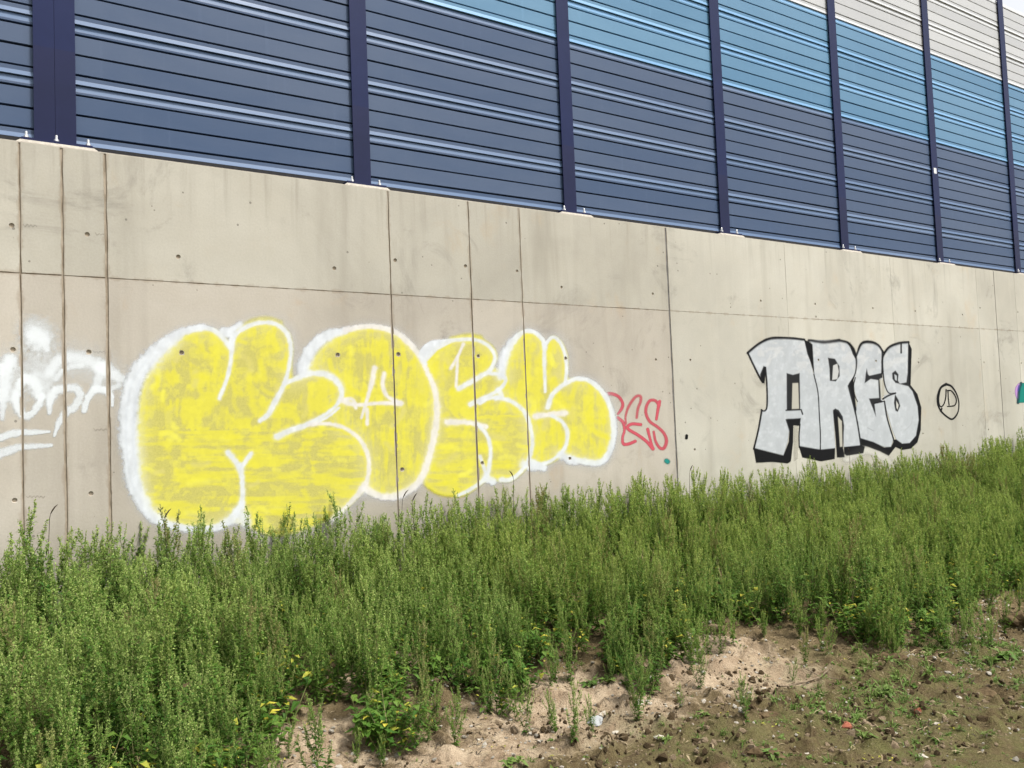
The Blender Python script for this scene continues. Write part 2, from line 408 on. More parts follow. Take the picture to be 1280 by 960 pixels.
def concrete_panel(x0, x1, z0, z1, tint):
    holes = [h for h in HOLES if x0 + .03 < h[0] < x1 - .03 and z0 + .03 < h[1] < z1 - .03]
    pad = .008
    keep = []
    for h in holes:                                  # hole cells may not overlap in one grid row/column
        if all(abs(h[0] - k[0]) > 2 * (h[2] + pad) or abs(h[0] - k[0]) < 1e-6 for k in keep) and all(abs(h[1] - k[1]) > 2 * (h[2] + pad) or abs(h[1] - k[1]) < 1e-6 for k in keep): keep.append(h)
        else:
            # share the row or column of an earlier hole
            k2 = min(keep, key=lambda k: min(abs(h[0] - k[0]), abs(h[1] - k[1])))
            hx, hz = h[0], h[1]
            if abs(hz - k2[1]) <= 2 * (h[2] + pad): hz = k2[1]
            if abs(hx - k2[0]) <= 2 * (h[2] + pad): hx = k2[0]
            if (hx, hz) != (k2[0], k2[1]): keep.append((hx, hz, k2[2]))
    xs = {x0, x1}; zs = {z0, z1}
    for h in keep:
        r = h[2] + pad
        xs |= {h[0] - r, h[0] + r}; zs |= {h[1] - r, h[1] + r}
    def dense(s, st):
        s = sorted(s); o = []
        for a, b in zip(s, s[1:]):
            n = 1 if (b - a) < .07 else max(1, int((b - a) / st))
            o += [a + (b - a) * i / n for i in range(n)]
        return o + [s[-1]]
    xs = dense(xs, .14); zs = dense(zs, .14)
    nx, nz = len(xs), len(zs)
    V = []; Fc = []
    jit = .0032 if x0 < 3.8 else .0016
    for i, x in enumerate(xs):
        for j, z in enumerate(zs):
            dx = rngw.uniform(-jit, jit) if i in (0, nx - 1) else 0
            dz = rngw.uniform(-jit, jit) * .7 if j in (0, nz - 1) else 0
            V.append((x + dx, 0.0, z + dz))
    I = lambda i, j: i * nz + j
    cups = []
    for i in range(nx - 1):
        for j in range(nz - 1):
            cx, cz = (xs[i] + xs[i + 1]) / 2, (zs[j] + zs[j + 1]) / 2
            hit = [h for h in keep if abs(h[0] - cx) < 1e-4 and abs(h[1] - cz) < 1e-4]
            if not hit: Fc.append((I(i, j), I(i + 1, j), I(i + 1, j + 1), I(i, j + 1))); continue
            h = hit[0]; n0 = len(V); N = 16
            for k in range(N):
                a = math.pi * 2 * k / N + math.pi / 4 * 5
                V.append((cx + h[2] * math.cos(a), 0.0, cz + h[2] * math.sin(a)))
            co = [I(i, j), I(i + 1, j), I(i + 1, j + 1), I(i, j + 1)]
            for q in range(4):
                # side quad-fan between corner q and q+1
                a0 = n0 + q * 4
                ring = [n0 + (q * 4 + k) % N for k in range(5)]
                Fc.append((co[q], co[(q + 1) % 4], ring[4], ring[3]))
                Fc.append((co[q], ring[3], ring[2])); Fc.append((co[q], ring[2], ring[1])); Fc.append((co[q], ring[1], ring[0]))
            cups.append((cx, cz, h[2])); REAL.append((cx, cz, h[2]))
    # edges returning into the joint
    loop = [I(i, 0) for i in range(nx)] + [I(nx - 1, j) for j in range(1, nz)] + [I(i, nz - 1) for i in range(nx - 2, -1, -1)] + [I(0, j) for j in range(nz - 2, 0, -1)]
    b0 = len(V); cxm, czm = (x0 + x1) / 2, (z0 + z1) / 2
    for q in loop: V.append((V[q][0], .010, V[q][2]))
    L = len(loop)
    for k in range(L): Fc.append((loop[(k + 1) % L], loop[k], b0 + k, b0 + (k + 1) % L))
    o = mesh_obj('concrete_panel', V, Fc, M['concrete'], wall)
    o.color = (*tint, 1)
    for (cx, cz, r) in cups:
        cv = []; cf = []; N = 16; dp = .030 if r > .013 else .014
        for rr, dy in ((r, 0.0), (r * .86, .007), (r * .55, dp)):
            for k in range(N):
                a = math.pi * 2 * k / N + math.pi / 4 * 5
                cv.append((cx + rr * math.cos(a), dy, cz + rr * math.sin(a)))
        for s in range(2):
            for k in range(N): cf.append((s * N + k, s * N + (k + 1) % N, (s + 1) * N + (k + 1) % N, (s + 1) * N + k))
        cf.append(tuple(range(2 * N, 3 * N)))
        th = mesh_obj('tie_hole', cv, cf, M['concrete'], o); th.color = (*[q * .93 for q in tint], 1)
for (a, ga), (b, gb) in zip(SEAMS, SEAMS[1:]):
    for row in (0, 1):
        hj = .008 if b < 0 else (.006 if b < 3.9 else .003)
        x0, x1 = a + ga / 2, b - gb / 2
        z0, z1 = (ZB, ZJ - hj / 2) if row == 0 else (ZJ + hj / 2, Z0 - .004)
        k = rngw.uniform(.93, 1.05)
        tint = (k * 1.02, k * .975, k * .95) if b < 3.9 and row == 0 else ((k * 1.0, k * .99, k * .96) if b < 3.9 else (k * 1.14, k * 1.14, k * 1.12))
        concrete_panel(x0, x1, z0, z1, tint)
core = mesh_obj('wall_core', *box(-12.5, 26.45, .0095, .52, ZB, Z0 - .006), M['joint'], wall)
cap = mesh_obj('wall_top', *box(-12.5, 26.45, .004, .519, Z0 - .0055, Z0 + .004), M['grout'], wall)
for x, g in ((3.822, .026), (11.378, .017), (19.25, .02)):
    mesh_obj('joint_seal', *box(x - g / 2 + .004, x + g / 2 - .004, .004, .0092, ZB, Z0 - .006), M['seal'], wall)

# ------------------------------------------------------------------ noise barrier
barrier = empty('noise_barrier', (0, .2, Z0 + .004))
barrier_off = Vector((0, .2, Z0 + .004))
tag(barrier, 'tall noise barrier of navy posts with slate, sky blue and grey slats atop concrete', 'barrier')
BH = 5.0
def part(name, me, parent, loc):                 # loc in world; parents sit at barrier origin or at their own place
    return link(name, me, parent, loc)
def me_of(name, vf, mat):
    me = bpy.data.meshes.new(name); me.from_pydata([tuple(v) for v in vf[0]], [], vf[1]); me.materials.append(mat); me.update(); return me
def post_mesh(w):
    t = .012
    return me_of('post', merge(box(-w / 2, w / 2, -.08, -.08 + t, 0.048, BH + .04), box(-.004, .004, -.08 + t, .08 - t, 0.048, BH + .038), box(-w / 2, w / 2, .08 - t, .08, 0.048, BH + .04)), M['post'])
PM = post_mesh(.17); PM2 = post_mesh(.146)
def lathe(prof, n=10):
    v = []; f = []
    for r, z in prof:
        for k in range(n): v.append((r * math.cos(2 * math.pi * k / n), r * math.sin(2 * math.pi * k / n), z))
    for s in range(len(prof) - 1):
        for k in range(n): f.append((s * n + k, s * n + (k + 1) % n, (s + 1) * n + (k + 1) % n, (s + 1) * n + k))
    f.append(tuple(range((len(prof) - 1) * n, len(prof) * n))); f.append(tuple(range(n - 1, -1, -1)))
    return v, f
BOLT = me_of('bolt', merge(lathe([(.024, 0), (.024, .004)], 12), lathe([(.018, .0042), (.018, .022), (.015, .024)], 6), lathe([(.0095, .0242), (.0095, .052), (.007, .056)], 8)), M['bolt'])
def plate_mesh(w):
    return me_of('base_plate', box(-w / 2, w / 2, -.175, .15, .024, .046), M['post'])
PLATE = plate_mesh(.40)
def grout_mesh(w):
    a, b, t = w / 2 + .035, w / 2 + .004, .0235
    v = [(-a, -.192, 0), (a, -.192, 0), (a, .18, 0), (-a, .18, 0), (-b, -.182, t), (b, -.182, t), (b, .16, t), (-b, .16, t)]
    return me_of('grout_pad', (v, box(0, 1, 0, 1, 0, 1)[1]), M['grout'])
GROUT = grout_mesh(.40)
posts_x = [(-7.67, PM, 0), (-5.17, PM, 0), (-2.668, PM2, 1), (-2.520, PM2, 2)] + [(2.5 * n, PM, 0) for n in range(0, 10)]
PL2 = me_of('base_plate', box(-.165, .325, -.175, .15, .024, .046), M['post'])
_g2 = grout_mesh(.50); GR2 = _g2
for x, pm, dbl in posts_x:
    p = link('post', pm, barrier, (x, 0, 0))
    if dbl == 0:
        link('base_plate', PLATE, p, (0, 0, 0)); link('grout_pad', GROUT, p, (0, 0, 0))
        bl = [(-.135, -.135), (.145, -.135), (-.135, .11), (.145, .11)]
    elif dbl == 1:
        link('base_plate', PL2, p, (0, 0, 0)); link('grout_pad', GR2, p, (.08, 0, 0))
        bl = [(-.13, -.135), (.075, -.135)]
    else: bl = [(.15, -.135)]
    for bx, by in bl: link('bolt', BOLT, p, (bx, by, .0465))
# sticker on the post past the silver lettering
p5 = [o for o in barrier.children if o.name.startswith('post') and abs(o.location.x - 10.0) < .01][0]
q5 = on_plane(1171, 214, .12)
st = mesh_obj('sticker', *box(-.038, .038, -.0825, -.0803, -.045, .045), M['sticker'], p5, (0, 0, q5[2] - Z0 - .004))
# slats
GR = .0065
def extrude_profile(prof, L):
    v = [(-L / 2, y, z) for y, z in prof] + [(L / 2, y, z) for y, z in prof]; n = len(prof)
    f = [(k, n + k, n + (k + 1) % n, (k + 1) % n) for k in range(n)]
    f += [tuple(range(n)), tuple(range(2 * n - 1, n - 1, -1))]
    return v, f
YB = .04
def plain(h): return [(YB, GR), (.010, GR), (0.0, GR + .003), (0.0, h - GR - .003), (.010, h - GR), (YB, h - GR)]
HH = .5 / 6
prof_bot = [(YB, .001), (-.006, .001), (-.0085, .004), (-.001, .038), (0, .041), (0, HH - GR - .003), (.010, HH - GR), (YB, HH - GR)]
prof_top = [(YB, GR), (.010, GR), (0, GR + .003), (0, .026), (.001, .030), (.010, HH - .004), (.012, HH - .001), (YB, HH - .001)]
# faces of the profile polygon run outwards when the polygon is traversed this way
SL = {}
LBAY = 2.474
for cname in ('slat_dark', 'slat_blue', 'slat_grey'):
    mb = me_of('slat', extrude_profile(prof_bot, LBAY), M[cname]); mtp = me_of('slat', extrude_profile(prof_top, LBAY), M[cname])
    for me_, fi in ((mb, 2), (mtp, 4)):                     # the smooth, unperforated lip of the panel is paler
        me_.materials.append(M[cname + '_lip']); me_.polygons[fi].material_index = 1
    SL[cname] = [(mb, 0.0), (me_of('slat', extrude_profile(plain(.5 / 3), LBAY), M[cname]), HH),
                 (me_of('slat', extrude_profile(plain(.5 / 3), LBAY), M[cname]), HH + .5 / 3), (mtp, HH + 1.0 / 3)]
BACK = me_of('panel', box(-LBAY / 2, LBAY / 2, .041, .12, .0, .4995), M['gap_black'])
GAP_SHADE = me_of('gap_shade_strip', box(-LBAY / 2, LBAY / 2, -.02, .10, -.002, .0705), M['gap_black'])  # black strip stands in for the shadow line of the gap under the panels
rs = random.Random(8)
bays = [(-6.42, 1), (-3.919, 0), (-1.26, 0)] + [(1.25 + 2.5 * n, 0 if n < 6 else 1) for n in range(0, 9)]
far = []
for cx, hid in bays:
    if not hid: link('gap_shade_strip', GAP_SHADE, barrier, (cx, -.05, 0))
    for k in range(10):
        cname = 'slat_dark' if k < 4 else ('slat_blue' if k < 7 else 'slat_grey')
        zb = .072 + .4930 * k
        if hid:
            for me, dz in SL[cname]:
                vs = [(v.co.x + cx, v.co.y - .05, v.co.z * .986 + dz * .986 + zb) for v in me.vertices]
                far.append((cname, vs, [tuple(q.vertices) for q in me.polygons], [q.material_index for q in me.polygons]))
            continue
        pn = link('panel', BACK, barrier, (cx, -.05, zb)); pn.scale.z = .986
        for me, dz in SL[cname]:
            sl = link('slat', me, pn, (0, rs.uniform(-.002, .002), dz + rs.uniform(-.0012, .0012))); sl.rotation_euler = (0, rs.gauss(0, .0005), rs.gauss(0, .0008))
V = []; Fc = []; mi = []
names = ['slat_dark', 'slat_blue', 'slat_grey', 'slat_dark_lip', 'slat_blue_lip', 'slat_grey_lip']
for cname, vs, fs, ms in far:
    n = len(V); V += vs; Fc += [tuple(i + n for i in q) for q in fs]; mi += [names.index(cname) + 3 * q for q in ms]
fo = mesh_obj('panel_run', V, Fc, [M[n] for n in names], barrier); fo.data.polygons.foreach_set('material_index', mi); tag(fo, kind='stuff')

# ------------------------------------------------------------------ graffiti (paint sheets on the wall face, one grid per piece)
def crom(pts, n=8, closed=False):
    P = np.array(pts, float)
    if len(P) < 3: return P
    A = np.vstack([P[-1:], P, P[:2]]) if closed else np.vstack([2 * P[:1] - P[1:2], P, 2 * P[-1:] - P[-2:-1]])
    out = []
    for i in range(1, len(A) - 2):
        p0, p1, p2, p3 = A[i - 1:i + 3]
        for k in range(n):
            t = k / n
            out.append(.5 * ((2 * p1) + (-p0 + p2) * t + (2 * p0 - 5 * p1 + 4 * p2 - p3) * t * t + (-p0 + 3 * p1 - 3 * p2 + p3) * t ** 3))
    out.append(A[-2])
    return np.array(out)
def Z(x0, y0, s): return lambda *pts: [(x0 + a / s, y0 + b / s) for a, b in pts]

class Piece:
    def __init__(s, x0, x1, y0, y1, step):
        c = [on_plane(x, y) for x in (x0, x1) for y in (y0, y1)]
        xa, xb = min(q[0] for q in c), max(q[0] for q in c); za, zb = min(q[2] for q in c), max(q[2] for q in c)
        s.xs = np.arange(xa, xb, step); s.zs = np.arange(za, zb, step)
        X, Zz = np.meshgrid(s.xs, s.zs, indexing='ij'); s.X, s.Z = X, Zz
        s.U, s.V = to_px(np.stack([X, np.zeros_like(X), Zz], -1))
        s.C = np.zeros(X.shape + (3,)); s.A = np.zeros(X.shape); s.part = np.zeros(X.shape, int)
    def dist(s, line, w):
        """distance (photo px) to a polyline and width along it"""
        D = np.full(s.U.shape, 1e9); Wd = np.ones(s.U.shape)
        w = np.interp(np.linspace(0, 1, len(line)), np.linspace(0, 1, len(w)), w) if np.ndim(w) else np.full(len(line), float(w))
        pad = w.max() * 3 + 8
        lo, hi = line.min(0) - pad, line.max(0) + pad
        m_ = (s.U > lo[0]) & (s.U < hi[0]) & (s.V > lo[1]) & (s.V < hi[1])
        u, v = s.U[m_], s.V[m_]; d = np.full(u.shape, 1e9); ww = np.ones(u.shape)
        for (a, b), wa, wb in zip(zip(line[:-1], line[1:]), w[:-1], w[1:]):
            ab = b - a; L = ab @ ab + 1e-9
            t = np.clip(((u - a[0]) * ab[0] + (v - a[1]) * ab[1]) / L, 0, 1)
            q = np.hypot(u - a[0] - t * ab[0], v - a[1] - t * ab[1]); wi = wa + (wb - wa) * t
            bet = q / wi < d / ww
            d[bet] = q[bet]; ww[bet] = wi[bet]
        D[m_] = d; Wd[m_] = ww
        return D, Wd
    def lay(s, al, col, part=None):
        col = np.asarray(col, float)
        al = np.clip(al, 0, 1); na = al + s.A * (1 - al)
        w = np.where(na > 1e-5, al / np.maximum(na, 1e-5), 0)[..., None]
        s.C = s.C * (1 - w) + col * w; s.A = na
        if part is not None: s.part[al > .5] = part
    def stroke(s, pts, w, col, a=1.0, soft=.45, part=None, smooth=True, rag=.0, closed=False):
        line = crom(pts, 7, closed) if smooth else np.array(pts, float)
        D, Wd = s.dist(line, w)
        h = Wd * .5 * (1 + rag * (fbm(s.U * .25, s.V * .25, 77, 3) - .5))
        al = a * sstep(h * (1 + soft), h * (1 - soft), D)
        s.lay(al, col, part)
    def poly(s, pts, col, a=1.0, soft=1.0, part=None, smooth=False, rag=0.0):
        P = crom(pts, 6, True) if smooth else np.array(pts, float)
        ins = in_poly(s.U, s.V, P)
        cl = np.vstack([P, P[:1]]); D, _ = s.dist(cl, 2.0)
        sd_ = np.where(ins, -D, D) + rag * (fbm(s.U * .3, s.V * .3, 78, 3) - .5)
        al = a * sstep(soft, -soft, sd_)
        s.lay(al, col, part); return al
    def build(s, name, parent, names, y=-.0022, thr=.02):
        bad = np.zeros(s.X.shape, bool)
        for sx, g in SEAMS:
            if g < .007: continue
            bad |= np.abs(s.X - sx) < g * .5 + .002 + .006 * (fbm(s.Z * 9, s.Z * 0 + sx * 3.1, 55, 3) - .45)
        bad |= np.abs(s.Z - ZJ) < .007
        for hx, hz, r in REAL: bad |= (s.X - hx) ** 2 + (s.Z - hz) ** 2 < (r * .95) ** 2
        nx, nz = s.X.shape
        vis = (s.A > thr)
        cell = vis[:-1, :-1] | vis[1:, :-1] | vis[1:, 1:] | vis[:-1, 1:]
        cell &= ~(bad[:-1, :-1] | bad[1:, :-1] | bad[1:, 1:] | bad[:-1, 1:])
        pc = s.part[:-1, :-1]
        objs = []
        root = parent
        for k, nm in enumerate(names):
            sel = cell & (pc == k)
            ii, jj = np.nonzero(sel)
            if len(ii) == 0 and k: continue
            q = np.stack([ii * nz + jj, (ii + 1) * nz + jj, (ii + 1) * nz + jj + 1, ii * nz + jj + 1], -1)
            uq, inv = np.unique(q, return_inverse=True); q = inv.reshape(-1, 4)
            co = np.stack([s.X.ravel()[uq], np.full(len(uq), y), s.Z.ravel()[uq]], -1).astype(np.float32)
            me = bpy.data.meshes.new(nm)
            me.vertices.add(len(uq)); me.vertices.foreach_set('co', co.ravel())
            me.loops.add(q.size); me.loops.foreach_set('vertex_index', q.ravel().astype(np.int32))
            me.polygons.add(len(q)); me.polygons.foreach_set('loop_start', np.arange(0, q.size, 4, dtype=np.int32))
            me.update(calc_edges=True)
            c = np.concatenate([s.C.reshape(-1, 3)[uq], s.A.reshape(-1, 1)[uq]], 1).astype(np.float32)
            at = me.color_attributes.new('paint', 'FLOAT_COLOR', 'POINT'); at.data.foreach_set('color', c.ravel())
            me.materials.append(M['paint'])
            o = link(nm, me, root if k == 0 else objs[0]); objs.append(o)
        return objs[0]

WHITE = (.60, .625, .655); WPINK = (.64, .615, .60)
YEL = (.64, .585, .050); YEL2 = (.575, .525, .14)
def seg_fill(P, pts, part, thin=.62, horiz=None):
    al0 = P.poly(pts, YEL2, thin, 1.6, part, True, 2.0)
    a = fbm(P.U * .055 + fbm(P.U * .03, P.V * .03, 91, 2) * 3, P.V * .055, 60 + part, 4)
    b = fbm(P.U * .018, P.V * .22, 70 + part, 4); b2 = fbm(P.U * .18, P.V * .022, 80 + part, 4)
    if horiz is None: mixv = b2
    else: mixv = np.where(P.V > horiz + 14 * (a - .5), b, b2 * .5 + a * .5)
    k = al0 / thin * (.66 * sstep(.44, .64, .48 * a + .52 * mixv + .01))
    P.lay(k, YEL, None)
    k2 = al0 / thin * .5 * sstep(.55, .66, fbm(P.U * .10, P.V * .11, 95 + part, 3))
    P.lay(k2 * .5, (.70, .65, .070))
    rg = random.Random(part * 7); Q = np.array(pts); lo, hi = Q.min(0), Q.max(0)
    for _ in range(int(75 * (hi[0] - lo[0]) / 250) + 12):
        cx, cy = rg.uniform(lo[0], hi[0]), rg.uniform(lo[1], hi[1]); l_ = rg.uniform(6, 26)
        th = rg.gauss(0, .25) if (horiz and cy > horiz) else rg.gauss(1.5, .6); cv = rg.gauss(0, .5)
        arc = np.array([(cx + l_ * t * math.cos(th + cv * t), cy + l_ * t * math.sin(th + cv * t)) for t in (-.5, -.25, 0, .25, .5)])
        D, _w = P.dist(arc, 4.0)
        P.lay(sstep(rg.uniform(4, 6.5), .8, D) * rg.uniform(.2, .65) * al0 / thin, rg.choice([YEL, YEL, (.70, .66, .09), (.54, .49, .17)]))
    P.stroke(list(pts) + [pts[0]], 7, YEL, .55, .8, None, True)

A_ = Z(140, 390, 4.9231); B_ = Z(140, 500, 4.9231); C_ = Z(340, 390, 4.9231); D_ = Z(340, 480, 4.9231); E_ = Z(520, 390, 3.7647)
P = Piece(145, 785, 395, 690, .0078)

K1 = A_((540, 120), (420, 160), (330, 250), (250, 350), (190, 500), (165, 700), (165, 900)) + B_((190, 560), (230, 670), (330, 740), (500, 775), (640, 770), (740, 735)) + \
     [(310, 655), (345, 668), (390, 656), (410, 647), (428, 636), (444, 621), (456, 605), (461, 585), (455, 559), (445, 545), (427, 534), (423, 508), (428, 491), (421, 477), (407, 468), (389, 467), (366, 474), (362, 457), (363, 436), (359, 418), (347, 407), (331, 404), (313, 407), (297, 417), (288, 432), (278, 423), (266, 414)]
O1 = C_((230, 350), (290, 250), (380, 170), (470, 130), (560, 100), (660, 105), (760, 135), (830, 190), (900, 270), (960, 390), (995, 490), (1010, 600), (1000, 720), (975, 840)) + \
     D_((945, 500), (905, 585), (845, 640), (760, 680), (660, 680), (590, 640), (590, 500), (520, 320), (430, 240), (430, 60), (330, 5))
R1 = E_((40, 240), (100, 180), (160, 140), (270, 125), (345, 160), (370, 210), (355, 262), (410, 300), (415, 340), (395, 370), (420, 410), (485, 440), (520, 490), (545, 580), (540, 660), (510, 730), (450, 782), (400, 786), (335, 780), (260, 835), (200, 862), (100, 850), (40, 790), (75, 680), (100, 540), (90, 400), (60, 280))
K2 = [(632, 470), (636, 445), (642, 430), (653, 417), (666, 418), (676, 426), (681, 440), (690, 424), (699, 429), (706, 445), (707, 474), (720, 476), (735, 478), (750, 490), (760, 508), (765, 533), (762, 555), (753, 572), (742, 577), (716, 572), (704, 566), (692, 574), (677, 578), (664, 572), (665, 545), (656, 515), (640, 502), (628, 494)]
P.stroke(K1, 25, WHITE, .34, .98, 0); P.stroke(O1[:20], 22, WHITE, .30, .98, 0); P.stroke(K2, 22, WHITE, .36, .98, 0); P.stroke(R1[:20], 16, WHITE, .3, .98, 0)
P.stroke([(300, 412), (315, 402), (335, 399), (350, 404)], 8, YEL, .45, .8); P.stroke([(565, 424), (585, 420), (600, 422)], 8, YEL, .5, .8)
seg_fill(P, O1, 2, .72); seg_fill(P, R1, 3, .76, 520); seg_fill(P, K2, 4, .76); seg_fill(P, K1, 1, .72, 535)
def wh(pts, w, a=.93, soft=.35, pink=False, rag=.35):
    w = np.asarray(w, float) * .92
    P.stroke(pts, w * 1.35, WPINK if pink else WHITE, a * .40, .8, 0, True, rag)
    P.stroke(pts, w, WPINK if pink else WHITE, a * .92, soft + .12, 0, True, rag + .35)
# white drop edge on the left of each letter
wh(A_((560, 95), (450, 118), (350, 185), (240, 280), (150, 390), (110, 520), (100, 640), (102, 800)) + B_((112, 300), (130, 480), (175, 600), (250, 710), (380, 775), (500, 792), (640, 782), (740, 728), (795, 640)), [8, 9, 17, 22, 22, 22, 23, 23, 22, 21, 18, 14, 10, 8, 9, 11, 6])
for dx, aa in ((-4, .35), (5, .3)):
    P.stroke([(x + dx, y) for x, y in A_((230, 300), (150, 420), (115, 560), (105, 760)) + B_((120, 420), (160, 560))], 3, (.50, .53, .57), aa, .8, None)
wh(A_((540, 92), (620, 110), (680, 160), (722, 215)), 6, .9)
wh(A_((680, 115), (735, 110), (785, 80)), 8, .85, .5); wh(A_((700, 135), (740, 140), (735, 190)), 8, .85)
wh(A_((732, 190), (735, 250), (722, 350), (700, 430), (660, 530)), [6.5, 5.5, 5, 4, 5])
wh(A_((735, 190), (770, 130), (850, 82), (940, 65), (1020, 80), (1080, 140), (1100, 230), (1090, 330), (1060, 440), (1000, 560), (960, 630), (910, 670)), [5, 5.5, 5.5, 5, 5.5, 5.5, 5, 4.5, 5, 7, 7, 5])
wh(A_((1060, 440), (1110, 420)) + C_((160, 405), (240, 378), (330, 385), (400, 430), (430, 500), (400, 570), (330, 630), (220, 690), (130, 722), (30, 765)), [5, 5, 6, 7, 7.5, 7.5, 6, 4, 4.5, 6, 7, 8])
wh(C_((410, 590), (350, 640), (270, 685)), 3)
wh(D_((230, 250), (330, 243), (430, 265), (520, 320), (570, 390), (595, 470), (592, 560), (570, 620), (510, 700), (440, 770), (380, 830)), [5, 4, 4, 5, 5.5, 5.5, 5, 7, 6, 4, 5], .9, .4, True)
P.stroke(D_((440, 770), (400, 800), (380, 840)), 9, (.62, .60, .56), .45, .8, 0)
wh(B_((715, 325), (785, 412)), 7); wh(B_((855, 330), (795, 412)), 5.5); wh(B_((785, 405), (800, 480), (803, 560), (800, 660)), [7, 6, 6, 7])
wh(B_((770, 700), (800, 720), (830, 760)), [12, 16, 10], .85, .5)
# O
wh(C_((185, 390), (195, 330), (245, 225), (340, 145), (450, 118)), [8, 15, 16, 15, 8], .9)
wh(C_((450, 112), (560, 90), (660, 95), (760, 125), (830, 180), (900, 260), (960, 380), (1000, 480), (1015, 600), (1005, 720), (980, 840)) + D_((950, 500), (910, 590), (850, 650), (760, 690), (660, 690), (590, 650), (560, 640)), [7, 6, 6, 7, 7, 6, 6, 7, 8, 9, 8, 9, 9, 9, 9, 8, 10, 8], .9, .4, True)
wh(C_((630, 345), (615, 430), (590, 520), (550, 650)), [6, 6, 4, 3], .9, .4, True); wh(C_((585, 600), (585, 690)), 4, .9, .4, True)
wh(C_((690, 380), (680, 450), (710, 520), (790, 565)), [5, 5, 4, 6], .9, .4, True); wh(C_((430, 545), (520, 572), (640, 562), (790, 560)), [7, 4, 4, 6], .9, .4, True); wh(C_((450, 535), (495, 540), (515, 590)), 4, .85, .4, True)
# R
wh(E_((45, 245), (20, 200), (60, 150), (150, 135), (270, 130), (340, 160), (370, 210), (355, 260), (330, 288), (200, 360)), [4, 4, 5, 5, 4, 4, 4, 5, 6, 6], .9)
P.poly(E_((18, 195), (60, 152), (175, 140), (100, 180), (40, 245)), WHITE, .9, 1.5, 0)
wh(E_((255, 435), (330, 400), (390, 365), (420, 325), (400, 295), (350, 290)), [6, 5, 4.5, 4, 5, 4], .9)
wh(E_((385, 365), (400, 395), (375, 405)), 6, .8)
wh(E_((300, 430), (350, 405), (420, 410), (480, 440), (520, 490), (545, 580), (540, 660), (510, 730), (450, 785), (400, 790)), [4, 4, 5, 5, 6, 5, 5, 4, 5, 6], .9)
wh(E_((145, 518), (240, 520), (330, 540)), [7.5, 6, 5], .9, .4, True); wh(E_((290, 532), (330, 575), (350, 640), (347, 700), (330, 775), (260, 832), (200, 862)), [5, 4.5, 4.5, 4.5, 6, 4, 4], .9)
wh(E_((300, 680), (330, 760)), 4, .85); wh(E_((330, 780), (360, 800)), 9, .8)
wh(E_((222, 152), (195, 210), (163, 265)), [4, 3, 4], .9, .4, True); wh(E_((195, 210), (192, 280), (188, 350)), 3.2, .9, .4, True)
# K
wh(E_((400, 300), (415, 215), (450, 145), (500, 97), (550, 93), (590, 125), (606, 165)), [11, 12, 10, 5, 4.5, 5, 5], .9)
wh(E_((603, 150), (604, 270), (608, 375)), [5, 4, 3], .9); wh(E_((606, 155), (640, 120), (675, 140), (700, 200), (708, 270), (702, 330)), 4, .9)
wh(E_((620, 450), (640, 390), (690, 345), (750, 316), (810, 322), (870, 370), (910, 440), (930, 540), (922, 620), (890, 690), (840, 710), (740, 692)), [6, 5, 5, 5, 5, 6, 6, 7, 7, 8, 8, 7], .9)
wh(E_((560, 490), (630, 482), (700, 475)), [7, 6, 7.5], .9, .4, True); wh(E_((640, 488), (690, 520), (712, 570), (700, 640), (650, 690), (590, 715), (540, 700)), [4, 4.5, 5, 4.5, 3.5, 5, 6], .9)
wh(E_((510, 715), (550, 725), (600, 735)), [10, 10, 8], .85, .5); wh(E_((680, 670), (720, 690), (745, 705)), [9, 11, 8], .85, .5)
wv = fbm(P.U * .16, P.V * .10, 170, 4); P.C = np.where(((P.part == 0) & (P.A > .5))[..., None], P.C * (.86 + .30 * wv[..., None]), P.C)
g1 = P.build('graffiti', wall, ['graffiti', 'letter', 'letter', 'letter', 'letter'])
tag(g1, 'yellow bubble letter graffiti with thick white outline')

# silver block letters
G_ = Z(930, 410, 5.331); H_ = Z(1030, 410, 5.331)
SIL = (.43, .45, .47); BLK = (.007, .007, .008)
S = Piece(925, 1165, 412, 592, .0085)
S.stroke(H_((150, 870), (280, 815), (380, 850), (430, 890)), 12, (.60, .58, .52), .7, .8, 0)
def silver(pts, part):
    S.poly(pts, SIL, .97, .7, part)
sh = lambda a: a
silver(G_((25, 165), (100, 105), (180, 68), (300, 68), (400, 80), (440, 220), (470, 340), (492, 440), (502, 600), (508, 700), (505, 812), (368, 792), (370, 650), (375, 605), (285, 605), (300, 680), (290, 760), (262, 848), (70, 800), (95, 680), (118, 550), (150, 545), (155, 420), (145, 300), (135, 258), (110, 330), (60, 250)), 1)
silver(G_((430, 80), (640, 82)) + H_((150, 95), (200, 170), (217, 230), (210, 300), (165, 370), (190, 480), (215, 600), (245, 782), (132, 792), (125, 640), (100, 570), (70, 545), (60, 560), (75, 800)) + G_((605, 802), (507, 812), (508, 700), (500, 560), (490, 430), (465, 310), (455, 110)), 2)
silver(H_((250, 105), (300, 95), (360, 110), (392, 150), (388, 300), (380, 470), (402, 490), (420, 600), (462, 740), (445, 792), (400, 792), (330, 762), (243, 735), (225, 640), (208, 560), (222, 490), (195, 400), (200, 330), (215, 280), (215, 170)), 3)
silver(H_((560, 95), (565, 375), (600, 430), (625, 520), (632, 620), (612, 720), (570, 768), (520, 772), (480, 742), (455, 680), (420, 560), (398, 470), (405, 380), (390, 290), (390, 200), (430, 130), (500, 100)), 4)
